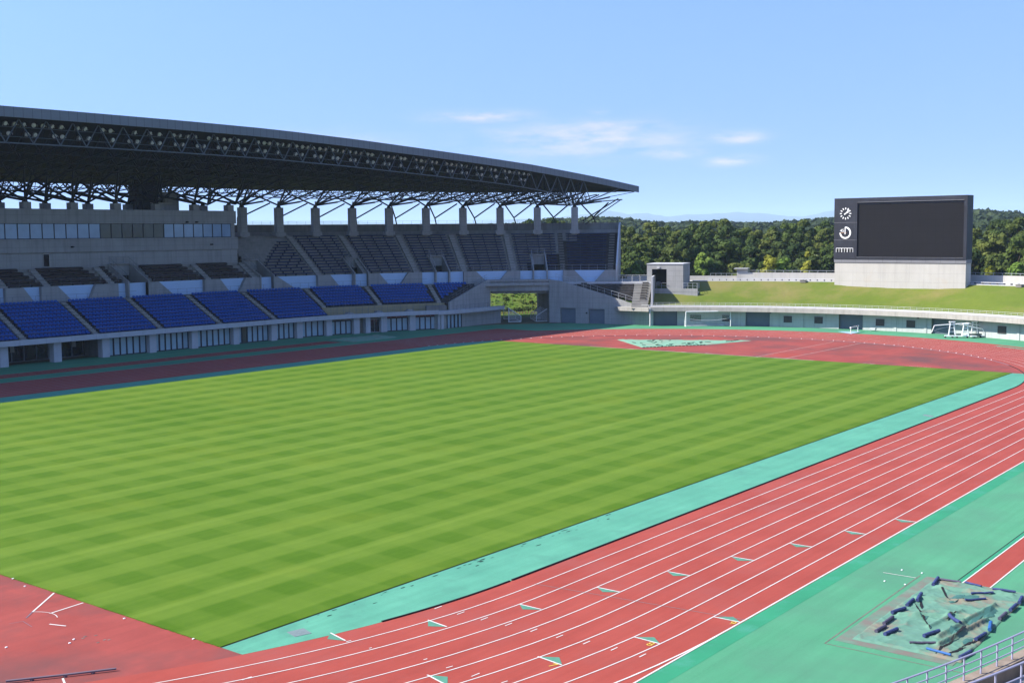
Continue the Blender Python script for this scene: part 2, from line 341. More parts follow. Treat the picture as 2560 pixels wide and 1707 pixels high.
def empty(name, label, cat, group=None, loc=(0, 0, 0)):
    o = bpy.data.objects.new(name, None); col.objects.link(o); o.location = loc; o.empty_display_size = .5
    return tag(o, label, cat, group)
def struct(mb, name): return mb.build(name, kind='structure')
ORD = ['front', 'second', 'third', 'fourth', 'fifth', 'sixth', 'seventh', 'eighth', 'ninth', 'tenth', 'eleventh', 'twelfth', 'thirteenth', 'fourteenth', 'fifteenth']

# ------------------------------------------------------------------ plan curves
GX, GY = 106.76, 71.52                                # the turf
def S(p, r, z=0.0):
    """stand curve: p < 0 metres along the straight, p > 0 degrees round the bend (centre 90, 44.1)"""
    if p <= 0: return Vector((90 + p, 44.1 + r, z))
    return Vector((90 + r * math.sin(R(p)), 44.1 + r * math.cos(R(p)), z))
def SM(p, r, z=0.0):
    q = S(p, r, z); return Vector((GX - q.x, GY - q.y, z))
def axes(p):
    a = R(max(p, 0)); return (Vector((math.cos(a), -math.sin(a), 0)), Vector((math.sin(a), math.cos(a), 0)))
def prange(p0, p1, step=1.5, lin=9.0):
    ps = [p0]; p = p0
    while p < p1 - 1e-6:
        p = min(p + (lin if p < -1e-6 else step), p1)
        if ps[-1] < -1e-6 < p and p > 0: p = 0.0 if p1 > 0 else p1
        ps.append(p)
    return ps
def sloft(mb, p0, p1, prof, key, fn=S, step=1.5, caps=False, closed=False):
    ps = prange(p0, p1, step); secs = [[fn(p, r, z) for r, z in prof] for p in ps]
    mb.loft(secs, key, us=[p if p < 0 else p * 1.05 for p in ps], closed=closed, caps=caps)
AX, AY = 93.4, 35.76                                   # centre of the right-hand bend
def A(deg, r, z=0.0): return Vector((AX + r * math.cos(R(deg)), AY + r * math.sin(R(deg)), z))
def aloft(mb, d0, d1, prof, key, step=1.5, caps=False, closed=False):
    n = max(1, int(abs(d1 - d0) / step)); ds = [d0 + (d1 - d0) * i / n for i in range(n + 1)]
    mb.loft([[A(d, r, z) for r, z in prof] for d in ds], key, us=[-d * 1.04 for d in ds], closed=closed, caps=caps)
# ------------------------------------------------------------------ ground, track, turf
LW = 1.22; R0 = 39.4; CYL = 13.36
def oval(r, n=64, x0=CYL, x1=AX):
    """closed oval at radius r, counter-clockwise"""
    p = [Vector((x1 + r * math.cos(t), AY + r * math.sin(t), 0)) for t in [R(-90 + 180 * i / n) for i in range(n + 1)]]
    p += [Vector((x0 + r * math.cos(t), AY + r * math.sin(t), 0)) for t in [R(90 + 180 * i / n) for i in range(n + 1)]]
    return p
def ring(mb, ra, rb, z, key, n=64):
    a, b = oval(ra, n), oval(rb, n)
    for i in range(len(a)):
        j = (i + 1) % len(a); mb.face([(a[i].x, a[i].y, z), (b[i].x, b[i].y, z), (b[j].x, b[j].y, z), (a[j].x, a[j].y, z)], key)
def quad(mb, x0, y0, x1, y1, z, key): mb.face([(x0, y0, z), (x1, y0, z), (x1, y1, z), (x0, y1, z)], key)
def seg(mb, a, b, wd, z, key):
    a = Vector((a[0], a[1], 0)); b = Vector((b[0], b[1], 0)); d = (b - a).normalized(); n = Vector((-d.y, d.x, 0)) * wd / 2
    mb.face([(q.x, q.y, z) for q in (a - n, b - n, b + n, a + n)], key)

g = MB(); quad(g, -16000, -16000, 16000, 16000, -.06, 'soil'); struct(g, 'ground')
g = MB(); a = oval(67, 48); g.face([(p.x, p.y, 0) for p in a], 'green')
quad(g, -60, -45, 13, -31, .001, 'green'); struct(g, 'apron')
g = MB()
ring(g, 0.001, R0, .004, 'dzone'); ring(g, R0, R0 + 9 * LW + .06, .0045, 'track', 96)
g.face([(-45, -14.66, .002), (CYL, -14.66, .002), (CYL, -3, .002), (-2, 6, .002), (-45, 6, .002)], 'track')      # chute of the near straight
g.face([(AX, 75.2, .004), (124, 75.2, .004), (124, 86.2, .004), (AX, 86.2, .004)], 'track')                     # chute of the far straight
for i in range(40):                                                                                              # red margin outside the far bend
    t0, t1 = 62 - 150 * i / 40, 62 - 150 * (i + 1) / 40
    g.face([A(t0, 50.2, .0035), A(t0, 52.25, .0035), A(t1, 52.25, .0035), A(t1, 50.2, .0035)][::-1], 'track')
quad(g, -40, 90.15, 92.5, 93.65, .004, 'track')                                                                   # long jump runway, stand side
quad(g, 24.9, -21.28, 130, -20.02, .006, 'track')                                                                 # long jump runway, near side
quad(g, 108.2, 26.85, 113.3, 30.65, .008, 'track')
struct(g, 'running_track')
g = MB()
def strip_side(y_in, sgn):
    arc = []; xs = [i * GX / 60 for i in range(61)]
    for x in xs:
        if x < CYL: y = AY + sgn * math.sqrt(R0 ** 2 - (x - CYL) ** 2)
        elif x > AX: y = AY + sgn * math.sqrt(max(0, R0 ** 2 - (x - AX) ** 2))
        else: y = AY + sgn * R0
        arc.append((x, y))
    for (xa, ya), (xb, yb) in zip(arc[:-1], arc[1:]):
        q = [(xa, ya, .009), (xb, yb, .009), (xb, y_in, .009), (xa, y_in, .009)]
        g.face(q if sgn < 0 else q[::-1], 'teal')
strip_side(0, -1); strip_side(GY, 1)
random.seed(11)
for k in range(40):
    cx, cy = random.uniform(4, 27), random.choice((-.15, -.22, -.35, -.7)) - random.random() * .25; s_ = random.uniform(.04, .14)
    if cx < 7 and cy < -.7: continue
    g.face([(cx + s_ * random.uniform(.5, 1.2) * math.cos(t) * 1.7, cy + s_ * .55 * random.uniform(.5, 1.2) * math.sin(t), .0125) for t in [k2 * 1.05 for k2 in range(6)]], 'pad_green')
struct(g, 'inner_strip')
g = MB()                                                                                                          # darker edge beside the outside lane
quad(g, -45, -15.5, AX, -14.66, .004, 'green_dark')
for i in range(24):
    t0, t1 = -90 + 60 * i / 24, -90 + 60 * (i + 1) / 24
    g.face([A(t0, 50.42, .004), A(t0, 51.3, .004), A(t1, 51.3, .004), A(t1, 50.42, .004)], 'green_dark')
quad(g, 24.9, -20.02, 130, -19.8, .006, 'green_dark'); quad(g, 25, -19.80, 130, -19.745, .006, 'black')
seg(g, (14.2, -18.3), (25.2, -18.15), .05, .006, 'dirt'); seg(g, (14.2, -18.3), (14.25, -23.4), .05, .006, 'dirt')
struct(g, 'track_edge')
g = MB(); g.poly([(14.75, -18.45), (14.7, -22.95), (25.2, -22.95), (25.2, -18.45)], .002, .012, 'pit_edge'); struct(g, 'sand_pit_border')

g = MB(); n = 48
quad(g, 0, 0, GX, GY, .03, 'turf')
for a, b in (((0, 0), (GX, 0)), ((GX, 0), (GX, GY)), ((GX, GY), (0, GY)), ((0, GY), (0, 0))): g.face([(a[0], a[1], 0), (b[0], b[1], 0), (b[0], b[1], .03), (a[0], a[1], .03)], 'turf')
struct(g, 'turf_field')
g = MB()                                                                                                          # dark slot and ragged fringe round the turf
seg(g, (0, -.035), (GX, -.035), .075, .013, 'black'); seg(g, (0, GY + .04), (GX, GY + .04), .07, .013, 'black')
random.seed(5)
for k in range(900):
    x = random.uniform(0, 60) ** 1; h = random.uniform(.02, .06); wd = random.uniform(.02, .08)
    g.face([(x, -.02, .02), (x + wd, -.02, .02), (x + wd / 2, -.02 - h, .045)], 'turf')
for k in range(420):
    y = random.uniform(0, 22); h = random.uniform(.02, .10); wd = random.uniform(.03, .1)
    g.face([(.01, y + wd, .025), (.01, y, .025), (-h, y + wd / 2, .03)], 'turf')
struct(g, 'turf_edging')

# painted lines
g = MB(); zl = .0165
for k in range(1, 10):
    r = R0 + k * LW; wd = .055 if k < 9 else .075
    ring(g, r - wd / 2, r + wd / 2, zl, 'line', 96)
seg(g, (-45, -14.62), (CYL + .02, -14.62), .075, zl + .002, 'line')
for k in range(0, 10): seg(g, (AX, 75.16 + k * LW), (123.5, 75.16 + k * LW), .05, zl + .002, 'line')
seg(g, (GX + .2, 30.7), (131, 30.7), .06, zl, 'line'); seg(g, (GX + .2, 26.8), (131.2, 26.8), .06, zl, 'line')
for y in (90.2, 91.4, 92.45, 93.6): seg(g, (-40, y), (92.4, y), .05, zl, 'line')
seg(g, (24.95, -20.05), (130, -20.05), .06, zl, 'line'); seg(g, (25.0, -21.25), (130, -21.25), .06, zl, 'line')
for a, b in (((-.07, 11.58), (-2.06, 9.87)), ((-.08, 9.25), (-1.74, 9.08)), ((-2.49, 7.83), (-2.21, 7.07)), ((-5.42, 1.96), (-5.72, 1.3))): seg(g, a, b, .075, zl, 'line')
c0 = Vector((-2.95, 8.95)); pr_ = None
for i in range(13):
    t = R(46 - 74 * i / 12); q = (c0.x + 1.27 * math.cos(t), c0.y + 1.27 * math.sin(t))
    if pr_: seg(g, pr_, q, .035, zl, 'line')
    pr_ = q
seg(g, (-2.06, 9.87), (-2.66, 9.32), .06, zl + .001, 'kerb'); seg(g, (-2.96, 9.04), (-3.47, 9.22), .03, zl, 'kerb'); seg(g, (-2.96, 9.04), (-3.1, 8.1), .03, zl, 'kerb')
ML = [[(3.66, -2.2), (3.39, -3.34)], [(7.13, -4.26), (6.97, -5.43)], [(10.99, -6.02), (10.99, -7.17)], [(14.94, -7.33), (14.97, -8.52)], [(18.91, -8.58), (18.97, -9.76)], [(22.93, -9.77), (22.97, -10.96)], [(26.85, -11.01), (26.88, -12.2)], [(30.89, -12.2), (30.84, -13.42)], [(34.91, -13.39), (34.9, -14.61)], [(2.66, -8.29), (2.34, -9.51)], [(6.49, -10.36), (6.33, -11.58)], [(10.44, -12.08), (10.38, -13.29)], [(14.42, -13.43), (14.47, -14.66)]]
for a, b in ML: seg(g, a, b, .07, zl + .002, 'line')
for t in [[(3.66, -2.2), (3.09, -2.63), (3.39, -3.34)], [(7.08, -4.3), (6.57, -4.78), (6.96, -5.42)], [(10.96, -6.04), (10.53, -6.53), (10.94, -7.17)], [(14.92, -7.35), (14.51, -7.9), (14.93, -8.53)], [(18.87, -8.62), (18.46, -9.15), (18.93, -9.75)], [(22.87, -9.82), (22.46, -10.36), (22.93, -10.97)], [(26.81, -11.06), (26.4, -11.54), (26.85, -12.2)], [(30.85, -12.22), (30.4, -12.78), (30.8, -13.41)], [(34.88, -13.43), (34.4, -13.96), (34.85, -14.61)], [(2.67, -8.3), (2.97, -8.99), (2.39, -9.49)], [(6.5, -10.37), (6.91, -11.05), (6.4, -11.54)], [(10.45, -12.1), (10.88, -12.74), (10.43, -13.26)], [(14.43, -13.45), (14.91, -14.05), (14.5, -14.59)]]:
    a, b, c = [Vector((*q, 0)) for q in t]
    if (b - a).cross(c - a).z < 0: b, c = c, b
    g.face([(q.x, q.y, zl - .003) for q in (a, b, c)], 'mark_green')
for a, b in [[(8.36, -3.51), (8.83, -3.52)], [(8.38, -4.76), (8.83, -4.78)], [(8.41, -6.01), (8.85, -6.02)], [(8.46, -7.24), (8.89, -7.26)], [(8.51, -8.48), (8.94, -8.5)], [(8.55, -9.72), (8.97, -9.74)], [(8.59, -10.96), (9.03, -10.98)], [(8.66, -12.19), (9.08, -12.21)], [(8.7, -13.42), (9.14, -13.44)], [(3.57, -8.39), (3.86, -8.46)], [(3.49, -9.66), (3.91, -9.69)], [(3.65, -10.89), (3.94, -10.95)], [(3.32, -3.45), (3.54, -3.5)], [(-1.65, -3.34), (-1.25, -3.37)], [(3.34, -4.68), (3.46, -4.71)], [(3.69, -7.17), (3.85, -7.21)], [(24.64, -16.64), (24.69, -18.13)]]: seg(g, a, b, .05, zl + .001, 'line')
seg(g, (13.69, -4.81), (14.83, -14.62), .03, zl + .003, 'drain')
random.seed(3)
for k in range(34):                                                                                               # short marks scattered over the far bend
    t, r = random.uniform(-35, 62), R0 + LW * random.randint(1, 8) + .6
    a, b = A(t, r), A(t - .55, r); seg(g, a, b, .09, zl, 'line')
for k in range(14):
    a = (GX + .25 + random.uniform(0, .5), random.uniform(8, 66)); seg(g, a, (a[0] + random.uniform(-.3, .5), a[1] - random.uniform(.4, 1.6)), .06, zl, 'line')
seg(g, (GX + .16, 23), (GX + .16, 56), .09, zl, 'line')
for x, y in ((-.33, 13.56), (-.25, 5.96), (-2.92, 5.34), (-3.25, 5.09), (-4.99, 6.63), (-.03, 15.14), (-.06, 1.6), (25.52, -17.19), (25.58, -18.1), (23.35, -17.19), (23.39, -18.1)): g.box((x, y, .025), (.08, .06, .03), 'white')
for x, y in ((-2.11, 5.09), (-2.09, 4.22), (-2.53, 4.29), (-2.44, 5.32), (-2.6, 5.2), (-2.2, 4.35)): g.box((x, y, .008), (.12, .07, .012), 'dirt')
# yellow lane numbers, read by runners coming down the straight
def digit(ch, x, y, sz=.5, ang=180):
    cu = bpy.data.curves.new('t', 'FONT'); cu.body = ch; cu.size = sz; ob = bpy.data.objects.new('t', cu); col.objects.link(ob)
    me = ob.evaluated_get(bpy.context.evaluated_depsgraph_get()).to_mesh(); mtx = Matrix.Translation((x, y, zl + .004)) @ Matrix.Rotation(R(ang), 4, 'Z') @ Matrix.Translation((-sz * .28, -sz * .35, 0))
    vs = [mtx @ v.co for v in me.vertices]
    for p in me.polygons: g.face([vs[i] for i in p.vertices], 'yellow')
    bpy.data.objects.remove(ob); bpy.data.curves.remove(cu)
bpy.context.view_layer.update()
for ch, (x, y) in zip('789', ((6.13, -11.36), (10.14, -13.05), (14.21, -14.42))): digit(ch, x, y, .55, -90)
struct(g, 'track_markings')

# raised kerb of the inside lane
k_ = MB()
k_.box(((5.6 + AX) / 2 + 4, -3.62, .035), (AX - 13.4, .08, .05), 'black')
def arckerb(cx, a0, a1, key, rr=R0 - .02, n=40):
    for i in range(n):
        t0, t1 = R(a0 + (a1 - a0) * i / n), R(a0 + (a1 - a0) * (i + 1) / n)
        P = lambda t, r, z: (cx + r * math.cos(t), AY + r * math.sin(t), z)
        if a1 < a0: t0, t1 = t1, t0
        k_.face([P(t0, rr + .04, 0), P(t1, rr + .04, 0), P(t1, rr + .04, .05), P(t0, rr + .04, .05)], key)
        k_.face([P(t0, rr - .04, .05), P(t0, rr + .04, .05), P(t1, rr + .04, .05), P(t1, rr - .04, .05)], key)
        k_.face([P(t1, rr - .04, 0), P(t0, rr - .04, 0), P(t0, rr - .04, .05), P(t1, rr - .04, .05)], key)
arckerb(CYL, -101, -90, 'black', n=8); arckerb(AX, -90, -58, 'black', n=14); arckerb(AX, -58, 90, 'kerb', n=80)
ko = k_.build('track_kerb')
tag(ko, 'low dark raised kerb running round the inside edge of the red track', 'kerb')
for i in range(58):
    t = -50 + 138 * i / 57; s_ = MB(); s_.box(A(t, R0 - .02, .08), (.09, .09, .06), 'white'); s_.build('kerb_stud', ko)
p = MB(); P0, P1, P2 = (-6.9, 3.15, .09), (-5.29, 2.01, .09), (-3.83, 1.06, .09)
p.tube(P0, P1, .045, 'kerb', 6); p.tube(P1, P2, .045, 'kerb', 6, cap=True)
for q in (P1, (-4.5, 1.5, .09), (-6.2, 2.66, .09)): p.box((q[0], q[1], .03), (.1, .1, .05), 'kerb')
tag(p.build('kerb_rail'), 'purplish metal kerb rail lying beside the red track at the near corner', 'kerb rail')
d = MB(); d.poly([(2.5, -1.42), (3.18, -1.64), (3.4, -.92), (2.67, -.74)], .009, .02, 'drain'); tag(d.build('drain_cover'), 'grey square drain cover in the teal strip near the pitch corner', 'drain cover', 'drain covers in the teal strip')
d = MB(); d.poly([(71.31, -3.17), (71.92, -3.22), (72.35, -2.26), (71.82, -2.24)], .009, .02, 'drain'); tag(d.build('drain_cover'), 'dark drain cover in the teal strip far along by the straight kerb', 'drain cover', 'drain covers in the teal strip')
# ------------------------------------------------------------------ main grandstand
stand = empty('grandstand', 'long curved concrete grandstand with dark cantilever roof, two tiers and press box', 'grandstand', loc=(60, 101, 0))
stand.location = (0, 0, 0)
P0_ = -104.0
# ground floor: wall, columns, glazing
b = MB()
sloft(b, -29.7, 31, [(57.95, 0), (57.95, 2.9)], 'concrete_dark')
sloft(b, P0_, -29.7, [(62.0, 0), (62.0, 2.9)], 'dark'); b.face([S(-29.7, 62, 0), S(-29.7, 57.4, 0), S(-29.7, 57.4, 2.9), S(-29.7, 62, 2.9)], 'concrete_dark')
sloft(b, P0_, 31, [(56.8, 2.56), (66, 2.9)], 'concrete_dark')
b.build('ground_floor_wall', stand)
colp = [-99.7 + 7.0 * i for i in range(8)] + [-43.7, -36.6, -29.7, -22.5, -15.6, -8.3, -1.2, 3.8, 9.4, 14.5, 16.6, 19.5, 24.6, 29.6]
for p in colp:
    b = MB(); ax = axes(p); big = p in (-36.6, -43.7, -29.7)
    wd = 1.05 if p not in (16.6,) else .8
    b.box(S(p, 57.45, 1.3), (wd, 1.1, 2.6), 'fascia_concrete', ax)
    if p in (-36.6, -15.6, -1.2, 9.4): b.tube(S(p + .62, 57.2, 0), S(p + .62, 57.2, 2.5), .05, 'coping', 6)      # rain pipe
    b.build('column', stand)
def win(name, p0, p1, r, z0, z1, key, parent, frame='mullion', fw=.07, fr=True):
    """one window: a glass pane with its frame as a sub-part"""
    o = MB(); o.face([S(p0, r, z0), S(p0, r, z1), S(p1, r, z1), S(p1, r, z0)][::-1], key)
    w_ = o.build(name, parent)
    if fr:
        f = MB(); ax = axes((p0 + p1) / 2); d = (S(p1, r, 0) - S(p0, r, 0)).length
        for q in (p0, p1): f.box(S(q, r - .03, (z0 + z1) / 2), (fw, .12, z1 - z0), frame, axes(q))
        mid = (S(p0, r - .03, 0) + S(p1, r - .03, 0)) / 2
        for z in (z0, z1): f.box((mid.x, mid.y, z), (d, .10, fw), frame, ax)
        f.build('window_frame', w_)
    return w_
bays = [(-29.7, -22.5, 6), (-22.5, -15.6, 6), (-15.6, -8.3, 6), (-8.3, -1.2, 6), (-1.2, 3.8, 4), (3.8, 9.4, 4), (9.4, 14.5, 4), (16.6, 19.5, 0), (19.5, 24.6, 4), (24.6, 29.6, 4)]
for (pa, pb, n) in bays:
    if n == 0: continue
    a, c = pa + .62, pb - .56
    for i in range(n):
        q0, q1 = a + (c - a) * i / n, a + (c - a) * (i + 1) / n
        key = 'glass_blind' if not (pa == -8.3 and i == 1) else 'glass_olive'
        top = 2.42 if pa < 9 else 2.12
        win('window', q0 + .03, q1 - .03, 57.75, .06, top, key, stand, fw=.13)
        if pa > 15:
            o = MB(); o.box(S((q0 + q1) / 2, 57.72, 2.32), ((S(q1, 57, 0) - S(q0, 57, 0)).length - .1, .06, .30), 'red_panel', axes((q0 + q1) / 2)); o.build('transom_panel', stand)
for q0, q1, key in ((16.95, 18.1, 'glass_dark'), (18.1, 19.1, 'glass_dark')): win('glass_door', q0, q1, 57.7, .05, 2.1, key, stand, 'rail', .07)
for i in range(16):                                                                                               # recessed entrance at the left
    q0 = -57 + 1.68 * i; win('entrance_pane', q0, q0 + 1.6, 61.6, .05, 2.5, 'glass_dark', stand, 'rail_dark', .07)
for q in (-40.2, -31.6):
    o = MB(); o.box(S(q, 61.4, 1.75), (.55, .06, .9), 'concrete_pale', axes(q)); o.build('notice', stand)
# lower block and balcony in front of the left gate wing
b = MB()
b.poly([(118.0, 93.5), (124, 93.75), (130.2, 94.0), (134.2, 93.7), (134.8, 95.5), (128, 99), (117.5, 96)], 0, 2.45, 'concrete')
b.build('gate_side_wall', stand)
for i in range(4):
    x0 = 119.6 + .95 * i; o = MB(); o.face([(x0, 93.5 + i * .02, .1), (x0 + .8, 93.52 + i * .02, .1), (x0 + .8, 93.52 + i * .02, 2.25), (x0, 93.5 + i * .02, 2.25)], 'glass_blind'); wo = o.build('window', stand)
    f = MB()
    for x in (x0, x0 + .8): f.box((x, 93.47, 1.17), (.14, .08, 2.2), 'mullion')
    f.build('window_frame', wo)
b = MB()
sloft(b, P0_, 29.0, [(57.1, 2.56), (56.2, 2.56), (56.2, 3.23), (56.45, 3.23), (56.45, 2.95), (57.4, 2.95)][::-1], 'fascia_concrete')
e0, e1 = S(29.0, 56.2), S(29.0, 57.4)
b.poly([(e0.x, e0.y), (121, 92.55), (127, 92.6), (134.3, 92.9), (134.3, 94.3), (121, 94.3), (e1.x + 1, e1.y + .6), (e1.x, e1.y)], 2.45, 3.05, 'fascia_concrete')
b.build('fascia', stand)
# lower terrace: ten rows, cut by the two wings of the gate
LR = [(57.4 + .8 * k, 2.95 + .42 * k) for k in range(10)]
def low_prof(k0, k1):
    pr = []
    for k in range(k0, k1):
        r, z = LR[k]; pr += [(r, z), (r + .8, z)]
        pr.append((r + .8, z + .42 if k < 9 else 7.05))
    return pr
lt = MB(); rt_ = MB()
def left_end(k): return 31.0 + (40.0 - 31.0) * min(1, max(0, (LR[k][0] - 58.0) / 7.9))       # where the left wing cuts row k
def right_start(k): return 63.6 - (63.6 - 49.8) * min(1, max(0, (LR[k][0] - 58.6) / 6.6))
WR0, WR1 = 9.9, 30.4                                                                         # wheelchair terrace replaces rows 0..2 here
for k in range(10):
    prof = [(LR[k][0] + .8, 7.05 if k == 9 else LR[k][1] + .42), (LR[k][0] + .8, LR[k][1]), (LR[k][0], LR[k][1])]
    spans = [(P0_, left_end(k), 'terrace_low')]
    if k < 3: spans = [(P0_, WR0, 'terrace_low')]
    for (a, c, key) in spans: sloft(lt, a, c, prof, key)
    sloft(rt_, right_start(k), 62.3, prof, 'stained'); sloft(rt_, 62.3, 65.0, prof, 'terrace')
sloft(lt, WR0, WR1 + .8, [(59.8, 4.25), (59.8, 3.0), (57.4, 3.0)], ['yellow_board', 'terrace'])
lt.face([S(WR0, 57.4, 2.95), S(WR0, 59.8, 2.95), S(WR0, 59.8, 4.2)], 'concrete')
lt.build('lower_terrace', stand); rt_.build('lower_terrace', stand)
for p in (13.6, 18.9, 24.4):                                                                  # humped covers on the wheelchair terrace
    o = MB(); pts = [(math.cos(t) * .75, math.sin(t) * .5) for t in [math.pi * i / 8 for i in range(9)]]; ax = axes(p); c = S(p, 57.3, 3.0)
    for i in range(8):
        a0, a1 = pts[i], pts[i + 1]
        o.face([c + ax[0] * a1[0] + Vector((0, 0, a1[1])), c + ax[0] * a0[0] + Vector((0, 0, a0[1])), c + ax[0] * a0[0] + ax[1] * .8 + Vector((0, 0, a0[1])), c + ax[0] * a1[0] + ax[1] * .8 + Vector((0, 0, a1[1]))], 'concrete')
    o.face([c + ax[0] * x + Vector((0, 0, z)) for x, z in pts], 'concrete'); o.build('vent_hood', stand)
o = MB(); q = S(29.0, 58, 3.0); o.poly([(q.x - 1.6, q.y + .5), (q.x + 1.9, q.y - .9), (q.x + 2.2, q.y + .1), (q.x - 1.0, q.y + 1.3)], 3.0, 3.9, 'concrete_dark'); o.build('ramp_block', stand)
LS = [-91.4, -81.2, -71.0, -60.8, -50.6, -40.6, -30.6, -20.6, -10.5, -.25, 10.4, 20.2, 30.3]
def stair(p, prof_pts, wd, key, steps, name='stair'):
    """flight up a terrace at p: two steps to a row"""
    r0, z0, r1, z1 = prof_pts; b = MB(); n = steps; dr, dz = (r1 - r0) / n, (z1 - z0) / n
    ax = axes(p)
    for i in range(n):
        r, z = r0 + dr * i, z0 + dz * (i + 1)
        b.box(S(p, r + dr / 2, z - dz / 2 - .05), (wd, dr * .98, dz + .12), key if i % 2 == 0 else 'terrace' if key == 'stair' else 'stained', ax)
    return b.build(name, stand)
for p in LS: stair(p, (57.5, 2.98, 65.4, 7.05) if p < 10 else (59.9, 4.3, 65.4, 7.05), .72, 'stair', 20 if p < 10 else 14)
for p in (54.5, 64.0): stair(p, (59.8 if p > 60 else 63.6, 4.2 if p > 60 else 6.1, 65.4, 7.05), 1.0, 'stair_stained', 14 if p > 60 else 5)
# concourse and the gate
b = MB(); sloft(b, P0_, 65.2, [(68.4, 6.6), (65.4, 6.6), (65.4, 7.06), (68.4, 7.06)][::-1], 'concrete')
b.build('concourse', stand)
b = MB(); sloft(b, 50.2, 65.2, [(65.25, 6.78), (65.25, 7.12), (65.5, 7.12), (65.5, 6.78)][::-1], 'coping', closed=True, caps=True); b.build('concourse_edge', stand)
A1, A2, B1, B2 = (120.9, 94.0), (133.0, 95.03), (139.43, 86.87), (143.0, 70.6)
def wallseg(mb, a, c, z0a, z0b, z1a, z1b, th, key):
    """upright slab from a to c, sloping top, thickness to the far side"""
    a = Vector((*a, 0)); c = Vector((*c, 0)); d = (c - a).normalized(); n = Vector((-d.y, d.x, 0)) * th
    q = lambda p, z: Vector((p.x, p.y, z))
    F_ = [q(a, z0a), q(c, z0b), q(c, z1b), q(a, z1a)]; B_ = [q(a + n, z0a), q(c + n, z0b), q(c + n, z1b), q(a + n, z1a)]
    mb.face(F_, key); mb.face(B_[::-1], key)
    for i, j in ((0, 1), (1, 2), (2, 3), (3, 0)): mb.face([F_[i], B_[i], B_[j], F_[j]], key)
b = MB(); wallseg(b, A1, (132.2, 94.96), 2.9, 2.9, 4.35, 7.70, .35, 'concrete'); wallseg(b, (132.2, 94.96), A2, 0, 0, 7.70, 7.70, .5, 'concrete')
b.build('gate_wing', stand)
b = MB()                                                                                      # right wing with two door openings
dW = Vector((B2[0] - B1[0], B2[1] - B1[1], 0)); LWG = dW.length; dW.normalize(); nW = Vector((-dW.y, dW.x, 0))
tp = lambda s: 7.60 if s < 1.2 else 7.60 - (7.60 - 3.75) * (s - 1.2) / (LWG - 2.3) if s < LWG - 1.1 else 3.6
def wseg(s0, s1, z0):
    a = Vector((*B1, 0)) + dW * s0; c = Vector((*B1, 0)) + dW * s1; wallseg(b, (a.x, a.y), (c.x, c.y), z0, z0, tp(s0), tp(s1), .45, 'concrete')
for s0, s1, z0 in ((0, 2.12, 0), (2.12, 5.02, 2.65), (5.02, 7.48, 0), (7.48, 10.43, 2.57), (10.43, LWG - 1.1, 0), (LWG - 1.1, LWG, 0)): wseg(s0, s1, z0)
q2, q3 = (143.0, 70.6), (142.95, 68.55); wallseg(b, q2, q3, 0, 0, 3.6, 3.44, .45, 'concrete')
b.build('gate_wing', stand)
b = MB(); lp_ = [(142.05, 74.9), (141.0, 73.4), (141.3, 67.6), (143.2, 68.3), (143.1, 70.5), (142.3, 74.4)]; b.poly(lp_, 2.46, 3.1, 'concrete_band'); b.build('parapet', stand)
for s0, s1, z1 in ((2.12, 5.02, 2.65), (7.48, 10.43, 2.57)):
    a = Vector((*B1, 0)) + dW * s0 + nW * .38; c = Vector((*B1, 0)) + dW * s1 + nW * .38
    o = MB(); o.face([(a.x, a.y, 0), (c.x, c.y, 0), (c.x, c.y, z1), (a.x, a.y, z1)], 'shutter'); o.build('shutter_door', stand)
o = MB(); q = Vector((*B1, 0)) + dW * 7.1 - nW * .06; o.box((q.x, q.y, 1.85), (.25, .12, .25), 'black', (dW, nW)); o.build('wall_lamp', stand)
b = MB(); dB = Vector((B1[0] - A2[0], B1[1] - A2[1], 0)); lb = dB.length; dB.normalize(); nB = Vector((-dB.y, dB.x, 0)); a2 = Vector((*A2, 0))
def bm_box(s0, s1, off0, off1, z0, z1, key):
    c = a2 + dB * (s0 + s1) / 2 + nB * (off0 + off1) / 2; b.box((c.x, c.y, (z0 + z1) / 2), (s1 - s0, off1 - off0, z1 - z0), key, (dB, nB))
bm_box(0, lb, .25, 1.0, 5.62, 7.32, 'concrete'); bm_box(-.3, lb + .2, 0.0, 1.1, 7.32, 7.66, 'concrete'); bm_box(0, lb, .8, 1.6, 5.18, 5.62, 'concrete_dark')
bm_box(0, lb, 1.6, 15, 5.3, 6.5, 'concrete_dark')
b.build('gate_beam', stand)
b = MB(); hd = Vector((math.cos(R(47.7)), math.sin(R(47.7)), 0)); hn = Vector((-hd.y, hd.x, 0))
for P_, sg in ((B1, -1), (A2, 1)):
    a = Vector((*P_, 0)) + hd * .4; c = a + hd * 13.5 + hn * sg * .4
    q = [a, c, c + hn * sg * -.0 + hn * sg * .5, a + hn * sg * .5]
    if sg < 0: q = q[::-1]
    b.poly([(v.x, v.y) for v in q], 0, 6.5, 'concrete_dark')
b.build('passage_wall', stand)
# end wall of the lower tier
b = MB(); ea, eb = Vector((144.2, 68.9, 0)), Vector((151.9, 73.0, 0))
wallseg(b, (ea.x, ea.y), (eb.x, eb.y), 3.0, 3.0, 8.2, 8.2, -.3, 'coping'); b.build('end_wall', stand)

